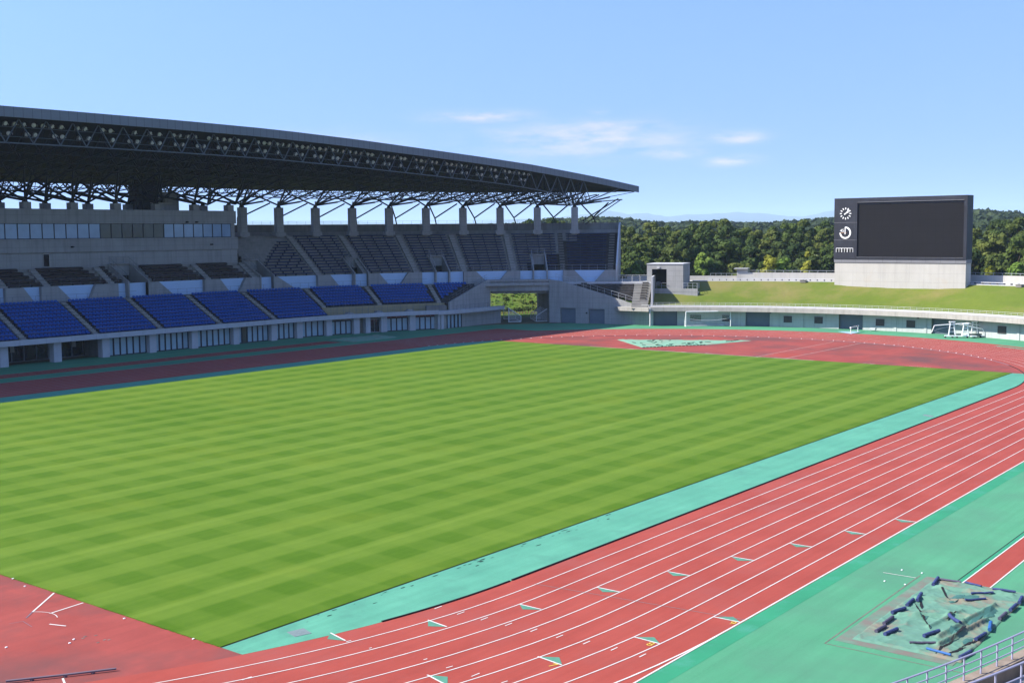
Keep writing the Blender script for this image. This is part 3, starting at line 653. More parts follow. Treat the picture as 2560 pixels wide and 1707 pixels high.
# panel wall, stair flanks and upper terrace
b = MB(); sloft(b, P0_, 59.3, [(68.32, 7.0), (68.32, 9.12)][::-1], 'panel_blue'); b.build('panel_wall', stand)
seg_ = [(-104, -100, -104, -100), (-95, -89, -93, -91), (-84, -80, -84, -80), (-75, -67, -73, -67), (-62, -57, -60, -58), (-52, -50, -52, -50), (-45.5, -40.5, -44, -42), (-38.6, -37.3, -38.6, -37.3), (-34.8, -32.2, -33.2, -32.2), (-29.8, -24.0, -27.7, -25.0), (-20.4, -18.9, -20.4, -18.9), (-13.6, -5.4, -11.0, -5.4), (-2.5, 2.1, -.7, 1.0), (7.2, 13.6, 10.1, 13.6), (15.6, 19.2, 17.1, 19.2), (23.3, 27.8, 24.8, 26.5), (29.9, 31.9, 29.9, 31.9), (34.0, 36.3, 34.0, 36.3), (38.2, 43.0, 40.0, 41.5), (44.9, 46.8, 44.9, 46.8), (49.0, 51.4, 49.0, 51.4), (53.1, 57.7, 54.8, 56.1), (59.3, 59.4, 59.3, 59.4)]
VOM = [(-78, -75.0), (-48.5, -45.5), (-18.7, -15.5), (4.5, 6.5), (19.5, 21.5), (32.1, 34.0), (47.0, 48.9)]
for (s0, s1) in zip(seg_[:-1], seg_[1:]):
    if s1[0] - s0[1] < .3: continue
    t0, t1, b0, b1 = s0[1], s1[0], s0[3], s1[2]
    b = MB(); ps_t = prange(t0, t1, 1.5); nn = len(ps_t)
    holes = [v for v in VOM if v[0] > t0 - .5 and v[1] < t1 + .5]
    runs = [(t0, b0, t1, b1)]
    if holes: runs = [(t0, b0, holes[0][0], holes[0][0]), (holes[0][1], holes[0][1], t1, b1)]
    for (ta, ba, tb, bb) in runs:
        if tb - ta < .15: continue
        k = max(2, int((tb - ta) / 2) + 1)
        secs = []
        for i in range(k):
            q = i / (k - 1); pt, pb = ta + (tb - ta) * q, ba + (bb - ba) * q
            secs.append([S(pb, 68.3, 7.06), S(pb, 67.7, 7.06), S(pt, 67.7, 9.14), S(pt, 68.3, 9.14)])
        b = MB(); b.loft(secs, 'concrete', us=[i * 1.5 for i in range(k)], caps=True, closed=True); b.build('stair_flank', stand)
UR = [(68.35 + .79 * k, 9.12 + .47 * k) for k in range(15)]
ut = MB()
cuts = sorted([v for v in VOM])
def spans(p0, p1, k):
    """parts of p0..p1 where row k is not cut away by a vomitory"""
    if UR[k][0] > 72.3: return [(p0, p1)]
    o, c = [], p0
    for a, e in cuts:
        if e <= p0 or a >= p1: continue
        if a > c: o.append((c, a))
        c = max(c, e)
    if c < p1: o.append((c, p1))
    return o
for k in range(14):
    r, z = UR[k]; prof = [(r + .79, z + .47), (r + .79, z), (r, z)]
    if k == 0: prof.append((r, 8.9))
    pa = P0_ if k < 5 else 5.0
    for a, c in spans(pa, 59.3, k):
        # concrete under the roof is clean; outside the drip line it is black with weather
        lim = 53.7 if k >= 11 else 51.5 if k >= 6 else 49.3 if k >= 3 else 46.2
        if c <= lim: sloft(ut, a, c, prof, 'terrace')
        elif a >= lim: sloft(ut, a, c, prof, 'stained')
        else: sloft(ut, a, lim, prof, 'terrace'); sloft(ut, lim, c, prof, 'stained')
r14 = 68.35 + .79 * 14
sloft(ut, 5, 59.3, [(83.2, 15.7), (r14, 15.7)], 'terrace')
ut.build('upper_terrace', stand)
US = [14.1, 21.35, 29.2, 36.5, 44.0, 51.4]
for p in US: stair(p, (68.4, 9.14, 79.3, 15.7), .9, 'stair' if p < 50 else 'stair_stained', 28)
stair(58.5, (68.4, 9.14, 79.3, 15.7), 1.0, 'stair_stained', 28)
for p in (-61.5, -51.5, -37.1, -31.0, -21.1, -4.2, 3.9): stair(p, (68.4, 9.14, 72.2, 11.4), 1.0, 'stair', 10)
for (a, e) in VOM:
    b = MB(); m_ = (a + e) / 2
    ax = axes(m_); wdt = (S(e, 68.3, 0) - S(a, 68.3, 0)).length
    for q, sg in ((a, -1), (e, 1)):
        pr = [(67.5, 7.06), (67.5, 9.4), (68.2, 9.7), (72.4, 11.9), (72.4, 7.06)]
        n = axes(q)[0] * (.22 * sg)
        F_ = [S(q, r, z) for r, z in pr]; G_ = [v + n for v in F_]
        if sg > 0: F_, G_ = G_, F_
        b.face(F_, 'concrete'); b.face(G_[::-1], 'concrete')
        for i in range(5): b.face([F_[i], G_[i], G_[(i + 1) % 5], F_[(i + 1) % 5]], 'concrete')
    b.box(S(m_, 72.45, 10.95), (wdt, .3, 1.7), 'concrete', ax); b.box(S(m_, 72.5, 11.85), (wdt, 1.6, .12), 'concrete', ax)
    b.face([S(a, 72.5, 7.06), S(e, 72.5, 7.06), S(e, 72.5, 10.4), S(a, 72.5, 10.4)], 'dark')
    b.face([S(a, 68.3, 7.065), S(e, 68.3, 7.065), S(e, 72.5, 7.065), S(a, 72.5, 7.065)], 'terrace')
    b.build('vomitory', stand)
b = MB(); sloft(b, 5, 37, [(83.31, 0), (83.31, 6.6)], 'concrete_dark'); sloft(b, 56, 59.3, [(83.31, 0), (83.31, 6.6)], 'concrete_dark'); sloft(b, 5, 59.3, [(83.3, 6.6), (83.3, 17.65), (83.0, 17.65), (83.0, 15.7)], 'concrete_dark'); sloft(b, 5, 59.3, [(82.95, 15.7), (82.4, 15.7), (82.4, 16.35), (82.95, 16.35)], 'terrace')
b.build('back_wall', stand)
b = MB()                                                                                      # raking end wall of the upper tier
pr = [(68.2, 7.1), (68.2, 9.9), (79.8, 16.9), (83.3, 17.65), (83.3, 7.1)]; ax = axes(59.4); n = ax[0] * .3
F_ = [S(59.3, r, z) for r, z in pr]; G_ = [v + n for v in F_]
b.face(G_, 'concrete'); b.face(F_[::-1], 'concrete_dark')
for i in range(5): b.face([G_[i], F_[i], F_[(i + 1) % 5], G_[(i + 1) % 5]], 'coping')
b.build('end_wall', stand)
CP = [2.5 + 5.09 * i for i in range(11)]
for p in CP[1:]:
    b = MB(); ax = axes(p); b.box(S(p, 78.6, 18.0), (1.25, 1.1, 5.0), 'concrete', ax)
    b.box(S(p, 78.6, 16.0), (1.8, 1.5, .7), 'concrete', ax)
    b.tube(S(p, 78.6, 20.5), S(p, 78.6, 20.95), .5, 'steel_dark', 8, .2)
    b.build('column', stand)

# press box
pb = MB()
XR = 5.0                                                                                      # right end, on the straight's tangent
def PX(p, r, z): return Vector((90 + p, 44.1 + r, z))
def pbox(p0, p1, r0, r1, z0, z1, key):
    pb.poly([(90 + p0, 44.1 + r0), (90 + p1, 44.1 + r0), (90 + p1, 44.1 + r1), (90 + p0, 44.1 + r1)], z0, z1, key)
pbox(P0_, XR, 72.75, 82.5, 8.5, 13.6, 'concrete'); pbox(P0_, XR, 72.45, 82.5, 13.66, 15.55, 'concrete'); pbox(P0_, XR - .15, 72.62, 82.5, 17.72, 19.75, 'concrete')
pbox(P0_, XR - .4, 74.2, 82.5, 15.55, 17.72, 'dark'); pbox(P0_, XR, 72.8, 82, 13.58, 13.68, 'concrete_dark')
pbox(XR - 1.0, XR - .3, 72.9, 74.5, 15.55, 17.72, 'concrete')
pb.build('press_box', stand)
edges = [XR - 1.0 - 1.815 * i for i in range(58)]
for i in range(57):
    q1, q0 = edges[i], edges[i + 1]
    key = 'glass_sky' if not (7 <= i <= 12) else ('glass_olive' if i in (7, 8, 11, 12) else 'glass_dark')
    o = MB(); pts = [PX(q0 + .05, 73.0, 15.62), PX(q1 - .05, 73.0, 15.62), PX(q1 - .05, 73.0, 17.66), PX(q0 + .05, 73.0, 17.66)]; o.face(pts, key); wo = o.build('window', stand)
    f = MB(); f.box(PX(q0, 72.98, 16.64), (.09, .14, 2.04), 'mullion')
    for z in (15.60, 17.69): f.box(PX((q0 + q1) / 2, 72.98, z), (1.73, .14, .07), 'mullion')
    f.build('window_frame', wo)
o = MB(); o.face([PX(-28.75, 72.72, 11.75), PX(-27.95, 72.72, 11.75), PX(-27.95, 72.72, 13.4), PX(-28.75, 72.72, 13.4)], 'dark'); do = o.build('door', stand)
f = MB(); f.box(PX(-27.9, 72.7, 12.6), (.12, .1, 1.8), 'concrete_pale'); f.box(PX(-28.35, 72.7, 13.45), (1.0, .1, .1), 'concrete_pale'); f.build('door_frame', do)
for p, z in ((-24.6, 14.4), (-.4, 14.45), (-4.9, 17.95), (-3.1, 17.95)):
    o = MB(); o.box(PX(p, 72.3, z), (.28, .3, .22), 'black'); o.box(PX(p + .25, 72.35, z), (.3, .1, .1), 'mullion'); o.build('wall_lamp', stand)
ped = [(x, 73.6) for x in (-100, -93, -86, -79, -72, -65, -58, -51, -44.7, -37.7, -30.65, -23.5, -16.5, -9.5, -2.5, 4.2)] + [(x, 78.2) for x in (-97, -90, -83, -76, -69, -62, -55, -48.2, -41.5, -31.95, -25.0, -18.15, -11.3, -4.4, 2.6)]
for x, r in ped:
    b = MB(); b.box(PX(x, r, 20.2), (1.15, 1.15, 1.0), 'concrete'); b.tube(PX(x, r, 20.65), PX(x, r, 21.0), .5, 'steel_dark', 8, .2); b.build('pedestal', stand)
b = MB()
b.box(PX(-9.1, 77.4, 21.9), (3.4, 2.6, 4.4), 'steel_dark')
for i in range(11): b.box(PX(-9.1, 75.95, 20.1 + i * .36), (4.6, .12, .10), 'steel_dark')
for x in (-11.4, -10.1, -8.0, -6.8): b.box(PX(x, 76.0, 22.3), (.22, .3, 5.2), 'steel_dark')
b.build('equipment_tower', stand)
b = MB(); b.box(PX(-4.6, 77.6, 21.2), (2.6, 2.4, 3.0), 'concrete'); b.box(PX(-7.0, 76.6, 20.3), (3.2, 2, 1.1), 'concrete'); b.box(PX(-7.0, 76.6, 20.9), (3.6, 2.3, .12), 'concrete_pale'); b.build('rooftop_hut', stand)
# ------------------------------------------------------------------ roof
FR = [(-20, 93.05, 28.8), (-7.0, 93.7, 29.5), (7, 94.3, 30.2), (20, 94.6, 30.65), (36, 94.75, 30.82), (53.4, 94.8, 30.86), (70, 94.75, 30.82), (81.1, 94.6, 30.7), (87, 94.6, 30.58), (99.8, 94.3, 30.15), (113.8, 93.7, 29.47), (128.3, 93.0, 28.72), (142, 91.8, 27.82), (156.3, 90.0, 26.4), (163, 88.6, 25.55), (169.1, 86.95, 24.6)]
def roof_front(x):
    for a, b in zip(FR[:-1], FR[1:]):
        if x <= b[0] + 1e-6:
            t = (x - a[0]) / (b[0] - a[0]); return Vector((x, a[1] + (b[1] - a[1]) * t, a[2] + (b[2] - a[2]) * t))
    return Vector(FR[-1])
def roof_rear(x):
    if x <= 90: return Vector((x, 134.1, 25.2))
    t = (x - 90) / 79.1; q = S(max(.001, 61.6 * t), 90, 25.2 - .65 * t); return q
def RP(x, w, dz=0.0):
    a, b = roof_front(x), roof_rear(x); q = a.lerp(b, w); q.z += dz; return q
roof = MB()
xs = [-20 + 3.5 * i for i in range(54)] + [168.3]
secs = []
for x in xs:
    dn = max(.3, min(1.15, (169.1 - x) * .2 + .9))
    secs.append([RP(x, 1, -.9), RP(x, 1, 0), RP(x, .5, .12), RP(x, 0, 0)])
roof.loft(secs, 'roof_sheet', us=xs)
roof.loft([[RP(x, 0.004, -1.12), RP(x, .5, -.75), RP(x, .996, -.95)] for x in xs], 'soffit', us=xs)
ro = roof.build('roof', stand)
fa = MB()
def outw(x):
    a, b = roof_front(x), roof_rear(x); d = (a - b); d.z = 0; return d.normalized() if d.length > .01 else Vector((.88, -.47, 0))
fsec = []
arc = 0; us = []; pv = None
for x in xs + [169.1]:
    p = roof_front(x); n = outw(min(x, 166)) * .14
    if pv is not None: arc += (p - pv).length
    pv = p; us.append(arc)
    fsec.append([p + Vector((0, 0, -1.15)), p + n + Vector((0, 0, -1.15)), p + n + Vector((0, 0, .06)), p + Vector((0, 0, .06))])
fa.loft(fsec, 'fascia_metal', us=us, caps=True, closed=True)
fa.build('fascia', ro)
gt = MB(); gt.loft([[RP(x, 1, -1.0), RP(x, 1, .06), RP(x, 1.004, .06), RP(x, 1.004, -1.0)] for x in xs[:-1]], 'steel_dark', us=xs[:-1], closed=True); gt.build('gutter', ro)
# space frame: bottom chords on eight lines, webs between
W_ = [.03, .15, .27, .39, .51, .63, .75, .87, .97]
D_ = [2.85, 2.9, 2.9, 2.8, 2.7, 2.6, 2.5, 2.2, 1.6]
XE = 160.0
nb = 51
BX = [-18 + 3.5 * i for i in range(nb + 1)]
BX = [x for x in BX if x <= XE]
front = MB(); back = MB()
def bot(i, j):
    x = BX[i]; dd = D_[j] * (1 if x < 135 else 1 + .25 * (x - 135) / 25); return RP(x, W_[j], -1.0 - dd)
def top(i, j): return RP(BX[i] - 1.75, W_[j], -1.0)
for i in range(len(BX)):
    for j in range(len(W_)):
        tb = front if j == 0 else back; key = 'steel' if j == 0 else 'steel_dark'
        if RP(BX[i], 0).x > 0 and (roof_front(BX[i]) - roof_rear(BX[i])).length < 6 and j > 4: continue
        r = .11 if j == 0 else .085
        if i + 1 < len(BX): tb.tube(bot(i, j), bot(i + 1, j), r, key)
        tb.tube(top(i, j), bot(i, j), r * .8, key)
        if i + 1 < len(BX): tb.tube(bot(i, j), top(i + 1, j), r * .8, key)
        if j + 1 < len(W_):
            back.tube(bot(i, j), bot(i, j + 1), .075, 'steel_dark')
            if i + 1 < len(BX): back.tube(bot(i, j), top(i + 1, j + 1), .06, 'steel_dark'); 
            back.tube(top(i, j), bot(i, j + 1), .06, 'steel_dark')
front.tube(bot(len(BX) - 1, 0), RP(168, 0.02, -1.2), .08, 'steel'); front.tube(bot(len(BX) - 1, 0), RP(164.5, .03, -1.1), .07, 'steel')
front.tube(bot(len(BX) - 1, 0), RP(164, .6, -1.1), .07, 'steel')
# catwalk rails which carry the lamps
for dz, w in ((-1.75, .055), (-2.75, .07)):
    for i in range(len(BX) - 6):
        a, b = RP(BX[i], w, dz), RP(BX[i + 1], w, dz)
        front.tube(a, b, .05, 'steel'); front.tube(a + Vector((0, .25, .08)), b + Vector((0, .25, .08)), .04, 'steel_dark')
        front.tube(a, RP(BX[i], w, -1.0), .03, 'steel_dark')
front.build('front_truss', ro); back.build('space_frame', ro)
# raking struts from the column heads, ties behind
def node_at(p, r):
    """bottom chord of the roof over plan point (p, r)"""
    q = S(p, r) ; x = q.x if q.x <= 90 else 90 + 79.1 * math.degrees(math.atan2(q.x - 90, q.y - 44.1)) / 61.6
    best = None
    for k in range(41):
        x_, w_ = x, k / 40
        c = RP(x_, w_, -3.2); d = (Vector((c.x, c.y, 0)) - Vector((q.x, q.y, 0))).length
        if best is None or d < best[0]: best = (d, c)
    return best[1]
st = MB()
def pp(p, dm):
    """move dm metres along the curve"""
    return p + dm if p + dm <= 0 else (p + dm * .73 if p > 0 else (p + dm) * .73)
heads = [(p, 78.6) for p in CP[1:]] + [(x, r) for x, r in ped]
for p, r in heads:
    if 90 + p < -15: continue
    c = S(p, r, 20.9)
    far = p > 5
    for dm, dr, rad in ((-3.45, -6.5, .16), (3.45, -6.5, .16), (-3.45, 3.4, .15), (3.45, 3.4, .15), (0.4, -1.0, .13)):
        t = node_at(pp(p, dm), r + dr); st.tube(c, t, rad, 'steel_dark', 5)
    if far:
        q = S(pp(p, 5.0), 80.4, 21.6); st.tube(c, q, .16, 'steel_dark', 5); st.tube(q, node_at(pp(p, 6.8), 76), .1, 'steel_dark', 5)
        mid = pp(p, 3.45); low = S(mid, 86.5, 18.75)
        st.tube(S(pp(p, .8), 80.2, 21.6), low, .14, 'steel_dark', 5); st.tube(S(pp(p, 6.2), 80.2, 21.3), low, .14, 'steel_dark', 5)
        st.tube(low, S(pp(p, 4.6), 89, 15.5), .13, 'steel_dark', 5)
        st.tube(c, S(pp(p, .8), 80.2, 21.6), .09, 'steel_dark', 4)
    else:
        q = S(pp(p, -8.0), r + .6, 22.3); st.tube(c, q, .17, 'steel_dark', 5); st.tube(q, node_at(pp(p, -12), r - 2), .09, 'steel_dark', 4)
pe = S(53.4, 78.6, 20.9)
st.tube(S(54.5, 80.5, 18.0), node_at(57.6, 74), .12, 'steel_dark', 5); st.tube(S(54.9, 80.5, 17.4), node_at(58.2, 74), .1, 'steel_dark', 5)
st.build('roof_struts', ro)

# ------------------------------------------------------------------ floodlights under the roof edge, one object each
def lamp_mesh():
    b = MB(); n = 10; pr = [(.28, 0), (.29, .09), (.21, .26), (.12, .34)]
    ring_ = lambda r, y: [Vector((r * math.cos(2 * math.pi * k / n), -y, r * math.sin(2 * math.pi * k / n))) for k in range(n)]
    rs = [ring_(r, -y) for r, y in pr]
    for a, c in zip(rs[:-1], rs[1:]):
        for k in range(n): b.face([a[k], a[(k + 1) % n], c[(k + 1) % n], c[k]], 'lamp_body')
    b.face(rs[-1], 'lamp_body')
    lens = [Vector((.26 * math.cos(2 * math.pi * k / n), -.03, .26 * math.sin(2 * math.pi * k / n))) for k in range(n)]
    for k in range(n): b.face([lens[k], Vector((0, -.10, 0)), lens[(k + 1) % n]], 'lamp_glass')
    b.box((.42, .25, -.10), (.10, .55, .12), 'lamp_body'); b.box((0, .42, -.22), (.12, .12, .45), 'lamp_body')
    return b.build('floodlight')
lamp0 = lamp_mesh(); first = True
random.seed(21)
for row, (dz, w, label) in enumerate(((-1.50, .045, 'round glass floodlight in the upper row beneath the grandstand roof edge'), (-2.50, .06, 'round glass floodlight in the lower row beneath the grandstand roof edge'))):
    for bay in range(35):
        for off, pr_ in (((.35, .95), (1.45, .9), (2.55, .42)) if row == 0 else ((.9, .95), (2.05, .62))):
            if random.random() > pr_: continue
            o = lamp0 if first else lamp0.copy()
            if not first: col.objects.link(o)
            first = False
            o.location = RP(19.5 + 3.5 * bay + off + random.uniform(-.15, .15), w, dz)
            o.rotation_euler = (R(random.uniform(18, 30)), 0, R(random.uniform(-32, 26)))
            tag(o, label, 'floodlight', 'floodlights under the roof edge')

# ------------------------------------------------------------------ seats of the lower tier
def seat_mesh():
    b = MB(); b.box((0, .02, .385), (.44, .40, .05), 'seat_blue'); b.box((0, -.17, .37), (.44, .04, .07), 'seat_blue')
    b.box((0, .225, .53), (.43, .06, .26), 'seat_blue'); b.box((0, .245, .675), (.34, .06, .04), 'seat_blue'); b.box((0, .12, .19), (.10, .16, .36), 'mullion')
    for s in (-1, 1): b.box((s * .215, .03, .46), (.03, .34, .09), 'seat_blue')
    return b.build('stadium_seat')
seat0 = seat_mesh()
seat_list = []
blocks = list(zip(LS[:-1], LS[1:])) + [(30.3, 42.0)]
for bi, (pa, pb_) in enumerate(blocks):
    for k in range(10):
        r = LR[k][0] + .45; z = LR[k][1]
        if pa > 5 and k < 3: continue
        kx = r / 57.3 if pa > 0 else 1
        a, c = pa + .72, pb_ - .72
        if pb_ == 42.0: c = left_end(k) - 2.0
        dp = .53 if pa < 0 else .53 / r * 57.3
        n = int((c - a) / dp)
        for i in range(n): seat_list.append((bi, k, a + dp * (i + .5), r, z))
def in_view(q):
    d = q - CAM; zc = d.dot(f_); return abs(d.dot(r2) / zc) < .436 + .004
seat_list = [s for s in seat_list if in_view(S(s[2], s[3], s[4]))]
rows = {}
for s in seat_list: rows.setdefault((s[0], s[1]), []).append(s)
ordered = sorted(rows.items(), key=lambda kv: min((S(s[2], s[3]) - CAM).length for s in kv[1]))
pick, rest, cnt = [], [], 0
for key, ss in ordered:
    if cnt + len(ss) <= 300: pick.append((key, ss)); cnt += len(ss)
    else: rest += ss
bnames = {}
for b_i in sorted({k[0] for k, _ in pick}): bnames[b_i] = None
nm = ['block at the left photo edge', 'block after the leftmost stairway', 'block after the second stairway', 'block after the third stairway']
for q, b_i in enumerate(sorted(bnames)): bnames[b_i] = nm[min(q, 3)]
first = True
for (b_i, k), ss in pick:
    for s in ss:
        o = seat0 if first else seat0.copy()
        if not first: col.objects.link(o)
        first = False
        o.location = S(s[2], s[3], s[4]); o.rotation_euler = (0, 0, R(-max(0, s[2])))
        tag(o, 'blue plastic seat, %s row from the track, lower-tier %s' % (ORD[k], bnames[b_i]), 'seat', 'blue seats of the lower tier')
rb = MB(); me0 = seat0.data
fv = [([me0.vertices[i].co.copy() for i in p.vertices], 'seat_blue' if p.material_index == 0 else 'mullion') for p in me0.polygons]
for s in rest:
    o_ = S(s[2], s[3], s[4]); ax = axes(s[2])
    for vs, key in fv: rb.face([o_ + ax[0] * v.x + ax[1] * v.y + Vector((0, 0, v.z)) for v in vs], key, [(0, 0)] * len(vs))
so_ = rb.build('stadium_seats'); tag(so_, 'rows of small blue plastic seats filling the rest of the lower tier', 'seats', kind='stuff')

# ------------------------------------------------------------------ benches of the upper tier, one object to a run
def bench(p0, p1, k, key, label, cat, group):
    r, z = UR[k]; r += .40; b = MB()
    n = max(1, int((p1 - p0) / (1.9 if p0 >= 0 else 2.6)))
    gap = .05 if key == 'bench_blue' else .02
    for i in range(n):
        a, c = p0 + (p1 - p0) * i / n + gap / 2, p0 + (p1 - p0) * (i + 1) / n - gap / 2
        lo_, bk_ = (.30, .47) if key == 'bench_blue' else (.14, .56)
        sloft(b, a, c, [(r, z + lo_), (r, z + .45), (r + .36, z + bk_), (r + .36, z + lo_ + .02)], key, closed=True, caps=True, step=2.5)
    q = p0 + .4
    while q < p1: b.box(S(q, r + .2, z + .17), (.10, .26, .34), 'mullion', axes(q)); q += 1.6
    o = b.build('bench'); tag(o, label, cat, group)
ub = [(5.0, 14.1), (14.1, 21.35), (21.35, 29.2), (29.2, 36.5), (36.5, 44.0), (44.0, 51.4), (51.4, 58.5)]
unames = ['beside the press box'] + ['after the %s stairway from the press box' % q for q in ('first', 'second', 'third', 'fourth', 'fifth', 'sixth')]
for bi, (pa, pb_) in enumerate(ub):
    for k in range(14):
        a, c = pa + .75, pb_ - .72
        if bi == 0: a = max(5.4 + .0, 13.2 - (13 - k) * .63) if k > 2 else 7.2
        for (s0, s1) in spans(a, c, k):
            if s1 - s0 < .9: continue
            side = ''
            if (s0, s1) != (a, c): side = ', left piece' if s0 == a else ', right piece'
            bench(s0 + (.25 if s0 != a else 0), s1 - (.25 if s1 != c else 0), k, 'bench_blue', 'dark blue bench %s, %s row up%s' % (unames[bi], 'lowest' if k == 0 else ORD[k], side), 'bench', 'blue benches of the upper tier')
bb = [(-60.8, -52.2, 'far left, beyond the edge'), (-50.8, -49.0, 'far left short run'), (-45.0, -37.7, 'at the left photo edge'), (-36.5, -31.6, 'below the narrow dark door'), (-30.4, -21.7, 'right of the second pale stairway'), (-20.5, -19.1, 'short run left of the stairwell opening'), (-13.9, -4.8, 'right of the stairwell opening'), (-3.6, 3.3, 'under its right end')]
for (pa, pb_, nm_) in bb:
    for k in range(5):
        a, c = pa + (.5 if k > 3 and pa == -36.5 else 0), pb_ - .42 * k * (.9 if pb_ > -40 else 0)
        c = max(c, a + .8)
        bench(a, c, k, 'bench_brown', 'brown bench below the press box, %s, %s row up' % (nm_, 'lowest' if k == 0 else ORD[k]), 'bench', 'brown benches before the press box')

# ------------------------------------------------------------------ handrails
def railing(pts, h, posts, key, label, cat, group=None, bars=(1.0,), br=.03, name='railing', pr=None, n=4):
    """pts: foot points; posts: spacing in metres"""
    b = MB(); up = Vector((0, 0, 1)); acc = 0.0; nxt = 0.0; feet = []
    for a, c in zip(pts[:-1], pts[1:]):
        for f in bars: b.tube(a + up * h * f, c + up * h * f, br if f == 1.0 else br * .7, key, n)
        d = (c - a).length
        while nxt <= acc + d + 1e-6:
            feet.append(a.lerp(c, (nxt - acc) / d if d else 0)); nxt += posts
        acc += d
    o = b.build(name); tag(o, label, cat, group); p_ = MB(); p_.tube((0, 0, 0), up * h, pr or br * .9, key, n); po = p_.build('post', o); po.location = feet[0]
    for q in feet[1:]:
        k = po.copy(); col.objects.link(k); k.parent = o; k.location = q
    return o
def rail_curve(p0, p1, r, z, *a, **k): return railing([S(p, r, z) for p in prange(p0, p1, 2.0, 4.0)], *a, **k)
rail_curve(-60, 29, 56.35, 3.23, .75, 2.0, 'rail_dark', 'thin grey handrail along the edge of the lower seating tier', 'railing', bars=(1.0,), br=.02)
rail_curve(10, 30.6, 57.3, 3.0, 1.35, 1.15, 'rail_dark', 'grey post railing in front of the yellow wheelchair terrace', 'railing', bars=(1.0, .55), br=.025)
rail_curve(10, 30.6, 59.9, 4.3, .75, 1.1, 'rail_dark', 'grey railing above the yellow wall of the wheelchair terrace', 'railing', bars=(1.0,), br=.022)
cn = ['behind the leftmost seat block', 'behind the seats left of the stairwell opening', 'behind the middle blue seat blocks', 'behind the blue seats near the gate', 'on the concourse over the gate']
for i, (a, c) in enumerate(((-60, -31.5), (-30.0, -19.0), (-15.2, 4.2), (6.8, 30), (31, 64.8))):
    rail_curve(a, c, 65.45, 7.06, 1.0, 1.6, 'rail_dark' if i < 4 else 'rail', 'grey concourse handrail %s' % cn[i], 'railing', 'concourse handrails', bars=(1.0, .5), br=.022)
for i, (a, c) in enumerate(((-60, -48.6), (-45.4, -18.8), (-15.4, 4.4), (6.6, 19.4), (21.6, 32.0), (34.1, 46.9), (49.0, 59.0))):
    nm2 = ['far left', 'left of the first stairwell opening', 'between the first two stairwell openings', 'between the second and third stairwell openings', 'between the third and fourth stairwell openings', 'left of the last stairwell opening', 'right of the last stairwell opening'][i]
    rail_curve(a, c, 68.36, 9.14, .95, 1.5, 'rail_dark' if i < 5 else 'rail', 'thin handrail above the pale blue panels, %s' % nm2, 'railing', 'front handrails of the upper tier', bars=(1.0, .35), br=.02)
rail_curve(5, 59.3, 83.15, 17.65, .6, 1.7, 'rail_dark', 'thin handrail along the top of the back wall between the columns', 'railing', bars=(1.0,), br=.02)
for i, (a, e) in enumerate(VOM):
    if i < 2: continue
    q = [S(a, 68.2, 9.5), S(a, 72.4, 11.9), S(e, 72.4, 11.9), S(e, 68.2, 9.5)]
    railing(q, .95, 1.2, 'rail_dark' if i < 5 else 'rail', 'grey handrail around the %s stairwell opening of the upper tier' % ['', '', 'leftmost', 'second', 'third', 'fourth', 'rightmost'][i], 'railing', 'handrails round the stairwell openings', bars=(1.0, .5), br=.022)
a, c = Vector((A1[0], A1[1] + .1, 4.35)), Vector((132.2, 95.06, 7.7))
railing([a.lerp(c, i / 6) for i in range(7)], .95, 1.1, 'rail_dark', 'grey handrail climbing the left wing of the gate', 'railing', bars=(1.0, .5), br=.022)
q0 = Vector((*B1, 7.6)) + nW * .2 + dW * 1.2; q1 = Vector((*B1, 3.75)) + nW * .2 + dW * (LWG - 1.2)
railing([q0.lerp(q1, i / 8) for i in range(9)], 1.0, 1.35, 'rail', 'silver handrail sloping down the right wing of the gate', 'railing', bars=(1.0, .5), br=.028)
railing([Vector((121.1, 92.75, 3.05)), Vector((127, 92.8, 3.05)), Vector((134.2, 93.0, 3.05)), Vector((134.2, 94.3, 3.05))], .8, 1.2, 'rail_dark', 'grey railing on the low balcony left of the gate', 'railing', bars=(1.0, .6), br=.022)
railing([S(p, 68.0, 7.06) for p in (59.6, 61, 62.5, 64.6)] + [S(64.8, 66, 7.06)], 1.15, 1.3, 'coping', 'white railing on the concourse end left of the concrete hut', 'railing', bars=(1.0,), br=.035)
# ------------------------------------------------------------------ far end: retaining wall, grass bank, hut, scoreboard
wall = empty('retaining_wall', 'curved pale concrete retaining wall with blue shutters below the grass bank', 'wall')
D0, D1 = 33.6, -80.0
b = MB()
doors = [(32.76, 28.9), (17.93, 14.1), (3.14, -.63), (-11.54, -15.27), (-32, -36), (-47, -51)]
wins = [(26.78, 25.08), (21.64, 20.44), (11.84, 10.61), (6.97, 5.72), (-2.75, -4.03), (-7.62, -8.91), (-22.25, -23.57), (-27, -28.3), (-41, -42.3)]
cur = D0
for (a, c) in sorted(doors, key=lambda t: -t[0]):
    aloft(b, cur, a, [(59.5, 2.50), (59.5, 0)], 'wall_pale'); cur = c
    for q in (a, c): b.face([A(q, 59.5, 0), A(q, 60.1, 0), A(q, 60.1, 2.50), A(q, 59.5, 2.50)], 'concrete_dark')
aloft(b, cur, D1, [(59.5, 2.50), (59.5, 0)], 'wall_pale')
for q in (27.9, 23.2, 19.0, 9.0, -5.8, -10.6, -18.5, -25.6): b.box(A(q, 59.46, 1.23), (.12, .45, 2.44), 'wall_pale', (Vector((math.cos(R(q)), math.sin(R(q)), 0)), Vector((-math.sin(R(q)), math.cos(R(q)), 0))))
wall_o = b.build('wall_face', wall)
b = MB()
aloft(b, D0, D1, [(60.6, 2.50), (57.9, 2.50), (57.9, 3.20), (59.6, 3.20), (59.6, 3.38), (60.5, 3.38), (60.5, 3.1)], ['concrete_dark', 'concrete_band', 'concrete_band', 'coping', 'coping', 'coping'])
